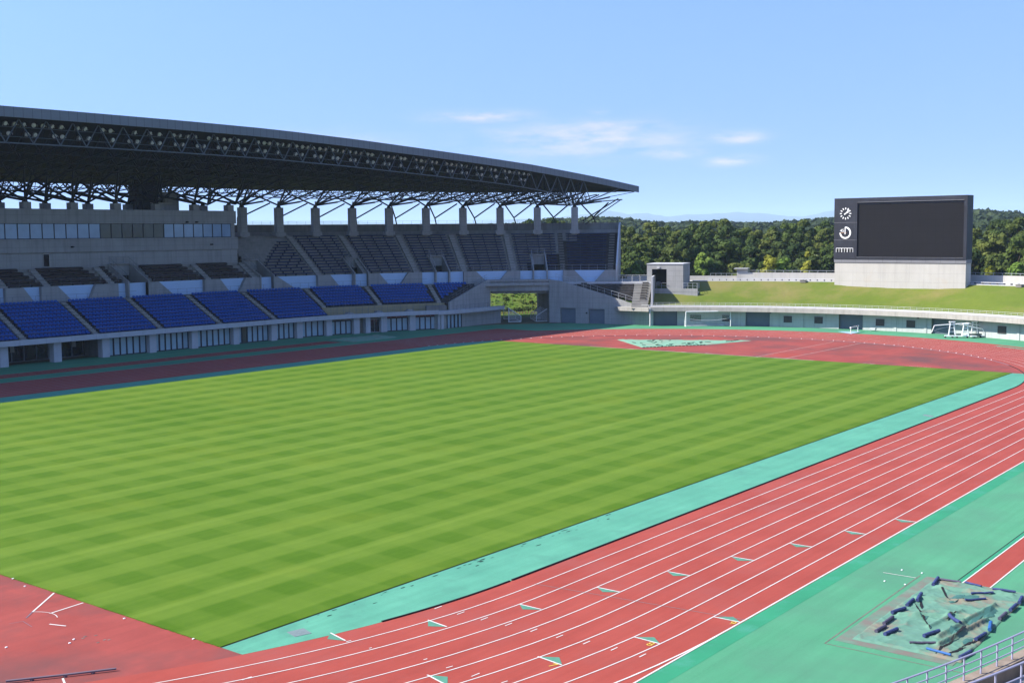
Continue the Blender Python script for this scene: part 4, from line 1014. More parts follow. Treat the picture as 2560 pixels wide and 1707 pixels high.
b.face([A(D0, r, z) for r, z in ((57.9, 2.50), (57.9, 3.2), (59.6, 3.2), (59.6, 3.38), (60.5, 3.38), (60.5, 2.5))], 'concrete_band')
b.build('parapet', wall)
for (a, c) in doors:
    o = MB(); aloft(o, a, c, [(60.0, 2.50), (60.0, 0)], 'shutter'); o.build('shutter_door', wall)
for (a, c) in wins:
    o = MB(); aloft(o, a, c, [(59.47, 1.78), (59.47, .82)], 'louver', step=5); wo = o.build('window', wall)
    f = MB(); ct = A((a + c) / 2, 59.46, 0); tx = (A(c, 59.46) - A(a, 59.46)); ln = tx.length; tx.normalize(); rx = Vector((tx.y, -tx.x, 0))
    for z in (.80, 1.80): f.box((ct.x, ct.y, z), (ln + .1, .08, .06), 'mullion', (tx, rx))
    for q in (a, c): f.box(A(q, 59.46, 1.3), (.06, .08, 1.0), 'mullion', (tx, rx))
    f.build('window_frame', wo)
o = MB(); o.box(A(33.35, 57.75, 1.55), (.18, .18, 3.1), 'coping'); o.build('rain_pipe', wall)
for q in (14.0, -9.5, -28): o = MB(); o.box(A(q, 59.3, 2.3), (.25, .25, .14), 'mullion'); o.build('wall_lamp', wall)
def arc_pts(d0, d1, r, z, st=2.0):
    n = max(1, int(abs(d1 - d0) / st)); return [A(d0 + (d1 - d0) * i / n, r, z) for i in range(n + 1)]
railing(arc_pts(33.2, -60, 60.2, 3.38), .45, 1.05, 'coping', 'low white railing on the coping below the grass bank', 'railing', bars=(1.0, .5), br=.022)

g = MB()
def bank_z(r): return 3.2 + (r - 60.3) * .325
n = 120
for i in range(n):
    d0, d1 = 36 - 116 * i / n, 36 - 116 * (i + 1) / n
    rs = [60.3, 62, 64, 66, 68, 70, 71.9]
    for ra, rb_ in zip(rs[:-1], rs[1:]):
        hz = lambda d, r: bank_z(r) + .17 * noise.noise(Vector((d * .35, r * .4, 0))) * (1 if 60.5 < r < 71.8 else 0)
        g.face([A(d0, ra, hz(d0, ra)), A(d1, ra, hz(d1, ra)), A(d1, rb_, hz(d1, rb_)), A(d0, rb_, hz(d0, rb_))][::-1], 'bank_grass')
random.seed(9)
struct(g, 'grass_bank')
# crest: bench row, walkway, wall
bn = empty('crest_bench', 'long white concrete bench row along the top of the grass bank', 'bench')
b = MB(); aloft(b, 27.0, -78, [(71.9, 6.6), (71.9, 7.10), (72.35, 7.10), (72.35, 6.9), (75.6, 6.9)], 'coping'); b.build('plinth', bn)
b = MB(); aloft(b, 24.8, -78, [(72.5, 7.32), (72.5, 7.42), (73.0, 7.42), (73.0, 7.32)], 'coping', closed=True, caps=True); b.build('seat_slab', bn)
for i in range(70):
    d = 24.2 - .96 * i
    o = MB(); o.box(A(d, 72.75, 7.12), (.12, .5, .42), 'mullion', (Vector((-math.sin(R(d)), math.cos(R(d)), 0)), Vector((math.cos(R(d)), math.sin(R(d)), 0)))); o.build('bench_leg', bn)
b = MB(); aloft(b, 20.5, -78, [(75.4, 6.9), (75.4, 8.40), (75.75, 8.40), (75.75, 5.0)], 'concrete_pale'); tag(b.build('crest_wall'), 'pale stained concrete wall behind the bench at the top of the bank', 'wall')
b = MB(); aloft(b, 36, 20.5, [(78.0, 6.9), (78.0, 7.7), (78.3, 7.7), (78.3, 5.0)], 'concrete_pale'); aloft(b, 36, 20.5, [(72.4, 6.9), (78, 6.9)], 'concrete_pale'); tag(b.build('crest_wall'), 'low white wall set back behind the railing beside the concrete hut', 'wall')
railing(arc_pts(20.5, -70, 75.6, 8.40), .36, 1.5, 'rail', 'silver handrail on the wall along the top of the grass bank', 'railing', bars=(1.0,), br=.035)
railing(arc_pts(24.6, 20.3, 74.6, 7.0), 1.25, .95, 'rail', 'silver railing on the crest between the hut and the small roofed kiosk', 'railing', bars=(1.0,), br=.03)
k_ = empty('kiosk', 'small white flat-roofed kiosk on the crest wall', 'kiosk'); ax = (Vector((-math.sin(R(20)), math.cos(R(20)), 0)), Vector((math.cos(R(20)), math.sin(R(20)), 0)))
b = MB(); b.box(A(20.35, 76.5, 7.8), (1.9, 2.2, 2.4), 'concrete_pale', ax); b.build('wall', k_)
b = MB(); b.box(A(20.5, 76.4, 9.08), (2.5, 2.8, .18), 'concrete', ax); b.build('roof', k_)
for d, lab in ((11.5, 'left of the scoreboard'), (-17.8, 'right of the scoreboard')):
    b = MB(); ax = (Vector((-math.sin(R(d)), math.cos(R(d)), 0)), Vector((math.cos(R(d)), math.sin(R(d)), 0)))
    b.box(A(d, 71.6, 7.02), (.95, .8, .35), 'concrete_dark', ax); b.box(A(d, 71.6, 7.24), (1.05, .9, .10), 'concrete_dark', ax)
    tag(b.build('drain_box'), 'small weathered concrete box on the bank crest %s' % lab, 'concrete box', 'concrete boxes on the bank crest')
# hut
hut = empty('exit_hut', 'square grey concrete exit hut with a dark opening at the left end of the bank', 'hut')
hl, hr = Vector((149.05, 72.2, 0)), Vector((151.85, 64.2, 0)); tx = (hr - hl).normalized(); nx_ = Vector((-tx.y, tx.x, 0)); nx_ = nx_ if nx_.dot(Vector((1, .3, 0))) > 0 else -nx_
def hbox(mb, s0, s1, d0, d1, z0, z1, key):
    c = hl + tx * (s0 + s1) / 2 + nx_ * (d0 + d1) / 2; mb.box((c.x, c.y, (z0 + z1) / 2), (s1 - s0, d1 - d0, z1 - z0), key, (tx, nx_))
Lh = (hr - hl).length
b = MB(); hbox(b, 0, Lh, 0, 6.5, 3.2, 5.35, 'concrete'); hbox(b, 0, Lh, -.02, .3, 5.35, 5.95, 'concrete'); b.build('platform', hut)
b = MB(); w0, w1 = -.55, 5.85
hbox(b, w0, .35, .5, 7, 5.35, 9.3, 'concrete'); hbox(b, 2.95, w1, .5, 7, 5.35, 9.3, 'concrete'); hbox(b, w0, w1, .5, 7, 9.3, 10.15, 'concrete'); hbox(b, w0 - .05, w1 + .05, .42, 7.05, 10.15, 10.27, 'coping'); hbox(b, .35, 2.95, 4.5, 4.8, 5.35, 9.3, 'dark'); hbox(b, .35, .4, .6, 4.5, 5.4, 9.3, 'dark'); hbox(b, 2.9, 2.95, .9, 4.5, 5.4, 9.3, 'dark'); hbox(b, .35, 2.95, .9, 4.5, 9.2, 9.3, 'dark'); hbox(b, .35, 2.95, .7, 4.5, 5.36, 5.42, 'dark')
b.build('wall', hut)
b = MB(); hbox(b, 1.3, 1.75, .2, .5, 9.42, 9.7, 'coping'); b.build('lamp', hut)
P = lambda s, d, z: hl + tx * s + nx_ * d + Vector((0, 0, z))
railing([P(.4, .25, 5.95), P(2.95, .25, 5.95)], .95, .85, 'rail', 'silver railing across the opening of the concrete hut', 'railing', bars=(1.0, .5), br=.03)
railing([P(5.9, .25, 5.95), P(Lh - .2, .25, 5.95), P(Lh - .2, 3, 5.95)], .95, .85, 'rail', 'silver railing on the platform right of the concrete hut', 'railing', bars=(1.0, .5), br=.03)
b = MB(); ax2 = axes(66); wq = Vector((146.6, 70.9, 0))
railing([Vector((150.5, 84, 7.0)), Vector((157, 78, 7.0)), Vector((161, 72.5, 7.0))], 1.0, 1.3, 'rail_dark', 'dark railing on the crest behind the hut, left side', 'railing', bars=(1.0, .5), br=.03)
b = MB(); b.poly([(150.4, 78.5), (153, 72.5), (166, 76), (160, 90), (151, 86)], 6.4, 7.0, 'concrete'); struct(b, 'upper_path')

# scoreboard
sb = empty('scoreboard', 'large black electronic scoreboard on a pale concrete base at the top of the bank', 'scoreboard')
sl, sr = Vector((163.45, 44.35, 0)), Vector((162.45, 22.3, 0)); tx = (sr - sl).normalized(); nx2 = Vector((-tx.y, tx.x, 0)); nx2 = nx2 if nx2.x > 0 else -nx2; Ls = (sr - sl).length
def sbox(mb, s0, s1, d0, d1, z0, z1, key):
    c = sl + tx * (s0 + s1) / 2 + nx2 * (d0 + d1) / 2; mb.box((c.x, c.y, (z0 + z1) / 2), (s1 - s0, d1 - d0, z1 - z0), key, (tx, nx2))
b = MB(); sbox(b, 0, Ls, 0, 2.3, 4.5, 10.38, 'concrete_pale'); b.build('base', sb)
b = MB(); sbox(b, -.08, Ls + .08, -.12, 2.4, 10.38, 10.98, 'board_trim'); b.build('trim_band', sb)
b = MB(); h0, h1 = -.1, Ls + .1; LL = h1 - h0; s_in0, s_in1 = h0 + LL * .184, h0 + LL * .978
sbox(b, h0, h1, .05, 2.35, 10.98, 21.1, 'board'); sbox(b, h0, h1, -.25, .05, 20.35, 21.1, 'board'); sbox(b, h0, s_in0, -.25, .05, 10.98, 20.35, 'board'); sbox(b, s_in1, h1, -.25, .05, 10.98, 20.35, 'board'); sbox(b, s_in0, s_in1, -.25, .05, 10.98, 11.28, 'board')
b.build('housing', sb)
b = MB(); sbox(b, s_in0 + .05, s_in1 - .06, -.02, .02, 11.33, 20.0, 'screen'); b.build('display_panel', sb)
b = MB(); sbox(b, s_in0, s_in1, -.30, -.24, 20.33, 20.39, 'board_trim'); sbox(b, s_in0 + .02, s_in1 - .02, -.06, .0, 20.0, 20.3, 'board'); sbox(b, h0 + .02, s_in0, -.29, -.25, 17.02, 17.07, 'board_trim'); sbox(b, h0 + .02, s_in0, -.29, -.25, 14.1, 14.15, 'board_trim'); sbox(b, s_in0, s_in1, -.29, -.25, 11.26, 11.30, 'board_trim'); b.build('trim', sb)
def FP(s, z, d=-.31): return sl + tx * s + nx2 * d + Vector((0, 0, z))
def stroke(mb, s0, z0, s1, z1, wd, key='white', d=-.32):
    a, c = Vector((s0, z0)), Vector((s1, z1)); dd = (c - a).normalized(); n_ = Vector((-dd.y, dd.x)) * wd / 2
    q = [a - n_, c - n_, c + n_, a + n_]
    F_ = [FP(v.x, v.y, d) for v in q]; G_ = [FP(v.x, v.y, d + .06) for v in q]; mb.face(F_, key)
    for i in range(4): mb.face([F_[i], G_[i], G_[(i + 1) % 4], F_[(i + 1) % 4]], key)
cs, cz = h0 + LL * .092, 18.55
ck = MB()
for i in range(12):
    t = R(30 * i); stroke(ck, cs + .68 * math.sin(t), cz + .68 * math.cos(t), cs + 1.0 * math.sin(t), cz + 1.0 * math.cos(t), .15)
co = ck.build('clock', sb)
h_ = MB(); t = R(43); stroke(h_, cs - .28 * math.sin(t), cz - .28 * math.cos(t), cs + .92 * math.sin(t), cz + .92 * math.cos(t), .12, d=-.36); h_.build('minute_hand', co)
h_ = MB(); t = R(56); stroke(h_, cs - .28 * math.sin(t), cz - .22 * math.cos(t), cs + .62 * math.sin(t), cz + .5 * math.cos(t), .17, d=-.34); h_.build('hour_hand', co)
tz = 15.35; tm = MB(); nseg = 36
for i in range(nseg):
    t0, t1 = R(270 * i / nseg), R(270 * (i + 1) / nseg)
    q = [(cs + r * math.sin(t), tz + r * math.cos(t)) for r, t in ((.76, t0), (1.02, t0), (1.02, t1), (.76, t1))]
    tm.face([FP(s, z, -.32) for s, z in q], 'white')
to = tm.build('match_timer', sb)
h_ = MB(); stroke(h_, cs - .02, tz - .28, cs - .02, tz + .95, .13, d=-.36); h_.build('timer_hand', to)
h_ = MB(); stroke(h_, cs - .85, tz - .02, cs + .22, tz - .02, .07, 'terracotta', d=-.34); h_.build('timer_pointer', to)
cu = bpy.data.curves.new('t', 'FONT'); cu.body = '45'; cu.size = .72; ob = bpy.data.objects.new('t', cu); col.objects.link(ob); bpy.context.view_layer.update()
me = ob.evaluated_get(bpy.context.evaluated_depsgraph_get()).to_mesh(); nb_ = MB()
for p in me.polygons: nb_.face([FP(cs - .93 + me.vertices[i].co.x, tz + .12 + me.vertices[i].co.y, -.33) for i in p.vertices], 'white')
bpy.data.objects.remove(ob); nb_.build('timer_number', to)
dg = MB(); dz = 12.42; x0 = h0 + LL * .021; ww = LL * .134
for i in range(7): stroke(dg, x0 + ww * i / 6, dz - .34, x0 + ww * i / 6, dz + .34, .06)
stroke(dg, x0, dz + .34, x0 + ww, dz + .34, .07)
for i in (2, 4):
    for z in (.15, -.2): stroke(dg, x0 + ww * i / 6 - .09, dz + z, x0 + ww * i / 6 + .09, dz + z, .12, d=-.36)
dgo = dg.build('digit_frame', sb)
dk = MB()
for i in range(6):
    c = FP(x0 + ww * (i + .5) / 6, dz, -.27); dk.box((c.x, c.y, c.z), (ww / 6 - .1, .06, .58), 'black', (tx, nx2))
dk.build('digit_cells', sb)
# hooded vents of the small step down
# ------------------------------------------------------------------ equipment on the field
def goal(p0, along, back, label, W=7.32, H=2.44, Dp=2.0, net=True, r=.065):
    """goal whose left post foot is p0; along: unit vector along the bar; back: unit vector to the rear"""
    root = empty('football_goal', label, 'goal', 'football goals'); p0 = Vector(p0); up = Vector((0, 0, 1)); p1 = p0 + along * W
    f = MB()
    f.tube(p0, p0 + up * H, r, 'white', 6); f.tube(p1, p1 + up * H, r, 'white', 6); f.tube(p0 + up * H, p1 + up * H, r, 'white', 6, cap=True); f.build('goal_frame', root)
    f = MB()
    for q in (p0, p1):
        f.tube(q + up * .05, q + back * Dp + up * .05, r * .75, 'white', 6); k = q + back * Dp + up * H * .42
        f.tube(q + up * H, k, r * .7, 'white', 6); f.tube(k, q + back * Dp + up * .05, r * .7, 'white', 6)
    f.tube(p0 + back * Dp + up * .05, p1 + back * Dp + up * .05, r * .75, 'white', 6); f.build('base_frame', root)
    if net:
        n_ = MB(); c = [(0, H), (Dp, H * .42), (Dp, .05)]
        for (d0, z0), (d1, z1) in zip(c[:-1], c[1:]):
            ln = math.hypot(d1 - d0, z1 - z0)
            n_.face([p0 + back * d0 + up * z0, p1 + back * d0 + up * z0, p1 + back * d1 + up * z1, p0 + back * d1 + up * z1], 'net', [(0, 0), (W, 0), (W, ln), (0, ln)])
        for q in (p0, p1): n_.face([q + up * .05, q + up * H, q + back * Dp + up * H * .42, q + back * Dp + up * .05], 'net', [(0, 0), (0, H), (Dp, H * .42), (Dp, 0)])
        n_.build('net', root)
    return root
al = Vector((4.87, -6.22, 0)).normalized(); bk = Vector((6.22, 4.87, 0)).normalized()
p0 = Vector((143.75, 61.85, .02)); goal(p0, al, bk, 'white football goal with a sagging net in front of the bank wall', W=7.45, Dp=1.3, H=2.5)
h = MB(); prev = None
for i in range(13):
    t = i / 12; q = p0 + al * (7.45 * t) + bk * .05 + Vector((0, 0, 1.42 - .42 * 4 * t * (1 - t)))
    if prev is not None: h.tube(prev, q, .035, 'coping', 5)
    prev = q
g_ = [o for o in bpy.data.objects if o.name == 'football_goal'][0]; h.build('net_rope', g_)
hd7 = Vector((.70, .714, 0))
goal((136.27, 93.56, .02), hd7, Vector((.70, -.714, 0)), 'white football goal seen end-on in the gate passage, left one', Dp=2.2, H=2.5)
goal((141.3, 88.3, .02), hd7, Vector((-.62, .784, 0)), 'white football goal seen end-on in the gate passage, right one', Dp=2.3, H=2.5)

# folded hammer cage on its trolley
cage = empty('throwing_cage', 'white folded hammer-throwing cage on a wheeled trolley by the far wall', 'throwing cage')
ca, cb = Vector((.618, -.786, 0)), Vector((.786, .618, 0)); O_ = Vector((147.3, 17.6, 0))
def cq(a, b_, z): return O_ + ca * a + cb * b_ + Vector((0, 0, z))
def a_tower(a, b_, h, wb=.48, wt=.24):
    f = MB()
    for s in (-1, 1): f.tube(cq(a + s * wb, b_, .28), cq(a + s * wt, b_, h), .085, 'white', 6)
    for z in (.9, 1.45, 1.9): f.tube(cq(a - wb * .75, b_, z), cq(a + wb * .75, b_, z), .045, 'white', 5)
    f.box(cq(a, b_, h + .06), (wt * 2 + .35, .35, .16), 'white', (ca, cb)); f.build('tower', cage)
a_tower(-1.75, .2, 2.25); a_tower(-.05, -.5, 2.0); a_tower(1.85, 1.0, 2.2)
f = MB()
f.tube(cq(-4.25, .4, 1.8), cq(-1.9, .2, 1.98), .06, 'white', 6); f.tube(cq(-1.9, .2, 1.98), cq(.45, -.3, 2.15), .06, 'white', 6); f.tube(cq(-4.25, .4, 1.8), cq(-4.62, .4, .85), .055, 'white', 6)
f.tube(cq(-4.4, .4, 1.1), cq(-2.0, .3, 1.65), .025, 'rail', 5); f.tube(cq(-4.4, .4, 1.05), cq(-2.4, .2, .45), .02, 'rail', 5)
f.tube(cq(.5, .8, 2.12), cq(4.65, 1.2, 1.35), .07, 'white', 6); f.tube(cq(4.65, 1.2, 1.35), cq(4.95, 1.2, .30), .06, 'white', 6)
f.tube(cq(.2, -.3, 1.72), cq(2.65, 0, 1.25), .055, 'white', 6); f.tube(cq(2.65, 0, 1.25), cq(3.0, 0, .35), .055, 'white', 6); f.tube(cq(-.9, .0, 1.9), cq(1.8, 1.0, 1.55), .045, 'white', 6)
f.build('arm', cage)
f = MB(); f.box(cq(-.9, -.15, .30), (3.9, .28, .16), 'white', ((ca + cb * -.18).normalized(), (cb + ca * .18).normalized())); f.box(cq(1.6, .6, .30), (2.4, .25, .14), 'white', (ca, cb)); f.box(cq(2.6, .5, .28), (.5, 1.2, .2), 'white', (ca, cb)); f.box(cq(1.1, -.4, .28), (.8, .9, .14), 'white', (ca, cb)); f.box(cq(3.4, .3, .3), (.6, .3, .3), 'white', (ca, cb)); f.build('base_beam', cage)
for a, b_ in ((-2.7, .2), (-1.7, .1), (-1.1, -.1), (.25, -.5), (1.2, -.7), (2.3, -.2), (3.0, .4)):
    f = MB(); f.tube(cq(a, b_ - .07, .14), cq(a, b_ + .07, .14), .14, 'black', 8, cap=True); f.build('wheel', cage)
for a, b_ in ((-1.75, .3), (-.8, .1), (1.6, .2)):
    f = MB(); f.box(cq(a, b_, .48), (.6 if a < 1 else 1.9, .5, .22 if a < 1 else .16), 'pad_green', (ca, cb)); f.build('weight_pad', cage)

# water jump and its barrier
wj = MB(); z = .02; wj.face([(148.0, 37.2, z), (144.7, 33.7, z), (149.4, 34.0, z)], 'pit_blue'); struct(wj, 'water_jump')
hb = empty('steeple_barrier', 'red and white steeplechase barrier beside the pale blue water jump', 'barrier')
a, c = Vector((145.3, 34.05, 0)), Vector((149.0, 34.25, 0))
f = MB()
for i in range(9): f.tube(a.lerp(c, i / 9) + Vector((0, 0, .92)), a.lerp(c, (i + 1) / 9) + Vector((0, 0, .92)), .11, 'white' if i % 2 == 0 else 'red_panel', 8, cap=True)
f.build('beam', hb)
for t in (.06, .94):
    q = a.lerp(c, t); f = MB(); f.tube(q, q + Vector((0, 0, .88)), .05, 'white', 6); f.tube(q + Vector((-.3, .1, .03)), q + Vector((.3, -.1, .03)), .04, 'white', 6); f.build('leg', hb)
f = MB(); f.tube(a.lerp(c, .06) + Vector((0, 0, .35)), a.lerp(c, .94) + Vector((0, 0, .35)), .035, 'white', 6); f.build('cross_bar', hb)
bx = MB(); bx.box((151.6, 32.9, .36), (.6, .9, .30), 'coping'); bx.box((151.6, 32.55, .1), (.1, .1, .2), 'rail'); bx.box((151.6, 33.25, .1), (.1, .1, .2), 'rail'); tag(bx.build('equipment_box'), 'small white box on legs against the far wall', 'box')

# ------------------------------------------------------------------ covers
def tarp(name, outline, key, label, nx_, ny_, amp, seed, z0=.03, folds=()):
    """crumpled sheet: bilinear patch over four corners, ragged edge, wrinkles"""
    b = MB(); c = [Vector((*p, 0)) for p in outline]; rnd = random.Random(seed)
    V = []
    for j in range(ny_ + 1):
        row = []
        for i in range(nx_ + 1):
            u, v = i / nx_, j / ny_
            p = c[0] * (1 - u) * (1 - v) + c[1] * u * (1 - v) + c[2] * u * v + c[3] * (1 - u) * v
            e = min(u, 1 - u, v, 1 - v)
            nzv = lambda s, o: noise.noise(Vector((p.x * s + seed, p.y * s, o)))
            jit = .16 * amp * 5 if e < .02 else .04
            p = p + Vector((nzv(.9, 1), nzv(.9, 5), 0)) * jit
            ridged = lambda s, o, ex: (1 - abs(nzv(s, o))) ** ex
            z = z0 + amp * (.45 * (nzv(.35, 2) + .5) + .6 * ridged(.6, 3, 9) + .55 * ridged(1.3, 7, 10) + .22 * ridged(2.8, 4, 8))
            for (fx, fy, gx, gy, wd, ht) in folds:
                a_, d_ = Vector((fx, fy, 0)), Vector((gx - fx, gy - fy, 0)); t = max(0, min(1, (p - a_).dot(d_) / d_.length_squared)); dist = (p - a_ - d_ * t).length
                z += ht * math.exp(-(dist / wd) ** 2)
            z = max(z0, z) if e > .01 else z0 * .5
            row.append(Vector((p.x, p.y, z)))
        V.append(row)
    for j in range(ny_):
        for i in range(nx_): b.face([V[j][i], V[j][i + 1], V[j + 1][i + 1], V[j + 1][i]], key)
    o = b.build(name, smooth=True); tag(o, label, 'tarpaulin'); return o, V
tp, V = tarp('tarpaulin', [(15.25, -18.95), (25.1, -18.9), (25.0, -22.85), (15.2, -23.1)], 'tarp', 'crumpled green tarpaulin over the long-jump sand pit beside the near railing', 170, 74, .065, 3, folds=((17.2, -21.6, 22.5, -22.2, .10, .16), (16.3, -21.9, 20.4, -22.5, .08, .18), (19.0, -19.4, 20.2, -21.8, .07, .14), (21.6, -19.2, 22.3, -21.0, .07, .12), (18.2, -20.9, 21.0, -21.3, .09, .10), (23.6, -19.4, 24.3, -22.4, .10, .12)))
rnd = random.Random(8)
for (cx, cy, sx_, sy_) in ((19.5, -20.35, .55, .22), (22.4, -20.6, .9, .3), (23.0, -21.1, .5, .35), (20.1, -22.0, 1.1, .35), (21.3, -22.35, .8, .25), (18.2, -21.9, .5, .2), (17.5, -22.6, .6, .2)):
    pt = MB(); pts = []
    for k in range(10):
        t = 2 * math.pi * k / 10; rr = rnd.uniform(.6, 1.1); x, y = cx + sx_ * rr * math.cos(t), cy + sy_ * rr * math.sin(t)
        i = min(170, max(0, int(round((x - 15.2) / 9.85 * 170)))); j = min(74, max(0, int(round((-18.95 - y) / 4.05 * 74)))); pts.append((x, y, V[j][i].z + .015))
    cz_ = sum(p[2] for p in pts) / 10
    for k in range(10): pt.face([(cx, cy, cz_ + .02), pts[k], pts[(k + 1) % 10]], 'tarp_dark')
    pt.build('patch', tp)
for pl in [[(15.37, -22.11), (16.35, -22.07), (16.78, -22.18), (17.45, -22.13)], [(15.36, -22.39), (16.09, -22.62), (16.77, -22.78)], [(17.47, -22.15), (18.45, -22.17), (19.12, -22.06)], [(20.8, -19.45), (19.53, -20.17), (17.88, -21.07)], [(24.06, -19.41), (21.99, -20.48)], [(19.38, -21.21), (20.35, -21.28)], [(16.77, -22.63), (17.49, -22.82), (17.93, -22.9)], [(21.29, -19.53), (20.18, -19.95)]]:
    b = MB(); pts = []                       # black strips laid along the creases of the sheet
    for a, c in zip(pl[:-1], pl[1:]):
        for q in range(6): pts.append(Vector((*a, 0)).lerp(Vector((*c, 0)), q / 6))
    pts.append(Vector((*pl[-1], 0))); prev = None
    for q, p_ in enumerate(pts):
        i = min(170, max(0, int(round((p_.x - 15.2) / 9.85 * 170)))); j = min(74, max(0, int(round((-18.95 - p_.y) / 4.05 * 74)))); wd = .055 * math.sin(math.pi * (q + .5) / (len(pts) + .2)) * rnd.uniform(.6, 1.3) + .008
        z = max(V[jj][ii].z for jj in range(max(0, j - 1), min(74, j + 2)) for ii in range(max(0, i - 1), min(170, i + 2))) + .012; cur = (Vector((p_.x, p_.y - wd, z)), Vector((p_.x + wd * .4, p_.y + wd, z)))
        if prev: b.face([prev[0], cur[0], cur[1], prev[1]], 'black')
        prev = cur
    b.build('crease_strip', tp)
ROLLS = [[(24.99, -19.03), (23.02, -19.33)], [(22.14, -19.26), (21.11, -19.44)], [(21.24, -19.23), (20.3, -19.29)], [(19.82, -19.39), (18.94, -19.16)], [(18.46, -19.37), (17.46, -19.38)], [(17.16, -19.55), (16.33, -19.49)], [(17.05, -20.07), (16.13, -19.91)], [(17.82, -21.44), (16.87, -21.17)], [(15.87, -20.97), (16.43, -21.76)], [(15.64, -21.69), (15.51, -22.63)], [(16.34, -23.09), (15.49, -22.97)], [(18.61, -22.96), (17.71, -22.86)], [(20.06, -22.74), (19.12, -22.96)], [(21.66, -22.88), (20.77, -22.87)], [(22.98, -22.92), (22.1, -22.92)], [(24.2, -22.83), (23.29, -22.95)], [(24.7, -21.47), (24.84, -22.4)], [(24.99, -20.22), (24.77, -20.98)], [(24.9, -19.13), (24.98, -20.04)], [(23.4, -20.96), (24.02, -21.7)], [(22.33, -21.04), (23.07, -21.66)], [(19.75, -21.2), (19.03, -21.86)]]
RL = ['long dark blue sandbag roll at the far left corner of the green tarpaulin', 'dark blue sandbag roll on the left edge of the tarpaulin, second from its far corner', 'dark blue sandbag roll on the left edge of the tarpaulin, third from its far corner', 'dark blue sandbag roll halfway along the left edge of the tarpaulin', 'grey blue sandbag roll on the left edge of the tarpaulin, third from its left tip', 'grey blue sandbag roll on the left edge of the tarpaulin, nearest its left tip', 'dark blue sandbag roll set in from the left tip of the tarpaulin', 'dark blue sandbag roll lying in the middle of the near half of the tarpaulin', 'thin grey sandbag roll along the near edge of the tarpaulin', 'bright blue sandbag roll at the near corner of the tarpaulin', 'blue grey sandbag roll on the near corner just behind the railing', 'dark blue sandbag roll on the right edge next to the railing', 'bright blue sandbag roll standing out on the right part of the tarpaulin', 'purplish sandbag roll on the right edge of the tarpaulin', 'blue sandbag roll on the right edge, near the far right corner', 'dark sandbag roll hanging at the far right corner of the tarpaulin', 'thin blue sandbag roll on the far edge, right end', 'thin blue sandbag roll on the far edge below the red runway', 'thin grey sandbag roll on the far edge, left end', 'upper of two thin blue sandbag rolls inside the far half of the tarpaulin', 'lower of two thin blue sandbag rolls inside the far half of the tarpaulin', 'slanting blue sandbag roll at the centre of the tarpaulin']
for i, (a, c) in enumerate(ROLLS):
    def zt(p):
        ii = min(170, max(0, int(round((p[0] - 15.2) / 9.85 * 170)))); j = min(74, max(0, int(round((-18.95 - p[1]) / 4.05 * 74)))); return max(V[j][k].z for k in range(max(0, ii - 2), min(170, ii + 3)))
    rr = .05 if i in (8, 9, 16, 17, 18, 19, 20) else .078
    ln = (Vector(a) - Vector(c)).length; A0 = Vector((*a, 0)); C0 = Vector((*c, 0)); k = min(1, 1.25 / ln); C0 = A0.lerp(C0, k)
    b = MB(); key = 'roll_bright' if i in (9, 12) else 'roll_grey' if i in (4, 5, 8, 13, 18) else 'roll'
    n = 7; za = [max(zt(A0.lerp(C0, q / n)), .05) for q in range(n + 1)]; zm = sum(za) / len(za); pts = [A0.lerp(C0, q / n) + Vector((0, 0, zm * .75 + za[q] * .25 + rr * .7)) for q in range(n + 1)]
    for q in range(n): b.tube(pts[q], pts[q + 1], rr * (1 if q % 2 else .93), key, 8, rr * (.93 if q % 2 else 1), cap=True)
    tag(b.build('sandbag_roll'), RL[i], 'sandbag', 'sandbag rolls weighing down the tarpaulin')
tp2, V2 = tarp('tarpaulin', [(109.3, 48.9), (117.2, 43.6), (126.6, 41.2), (117.6, 58.5)], 'tarp_far', 'pale green tarpaulin weighed down with dark bars on the red end zone by the pitch', 70, 50, .07, 9)
rnd = random.Random(4)
db = MB()
for k in range(34):
    u, v = rnd.uniform(.05, .95), rnd.uniform(.06, .94); j, i = int(v * 50), int(u * 70); q = V2[j][i]; t = rnd.choice((0, 0, .9, 1.5)) + rnd.uniform(-.2, .2); d = Vector((math.cos(t), math.sin(t), 0)) * rnd.uniform(.25, .6)
    db.tube(q - d + Vector((0, 0, .04)), q + d + Vector((0, 0, .04)), .04, 'pad_green', 6, cap=True)
for i in range(0, 70, 4): db.tube(V2[0][i] + Vector((0, 0, .04)), V2[0][min(70, i + 3)] + Vector((0, 0, .04)), .05, 'pad_green', 6)
db.build('weights', tp2)
tarp('tarpaulin', [(93.6, 88.9), (102.9, 88.9), (104.2, 94.5), (94.2, 94.9)], 'tarp_far', 'teal tarpaulin in the shade at the end of the stand-side runway', 40, 26, .12, 14)

# ------------------------------------------------------------------ stand on the near side: parapet, rails, terrace below the camera
b = MB(); sloft(b, -20, 40, [(58.0, 3.82), (56.47, 3.82), (56.47, 4.24), (56.10, 4.24), (56.10, 2.6), (57.5, 2.6), (57.5, 0)], ['concrete', 'concrete_brown', 'concrete_brown', 'concrete_brown', 'concrete', 'concrete'], fn=SM)
prof = []
for k in range(24):
    r, z = 58.0 + .8 * k, 4.22 + .40 * k; prof += [(r, z - .40 if k else 3.82), (r, z)]
prof.append((77.8, 13.42)); sloft(b, -20, 40, prof[::-1], 'terrace', fn=SM)
tag(b.build('near_stand'), 'concrete parapet and steps of the near stand in the lower right corner', 'stand')
def rail_near(r, z, h, p0, p1, sp, label, bars, rr):
    ps = [p0 + (p1 - p0) * i / 60 for i in range(61)]
    return railing([SM(p, r, z) for p in ps], h, sp, 'rail_lilac', label, 'railing', 'railings of the near stand', bars=bars, br=rr, n=6, pr=.024)
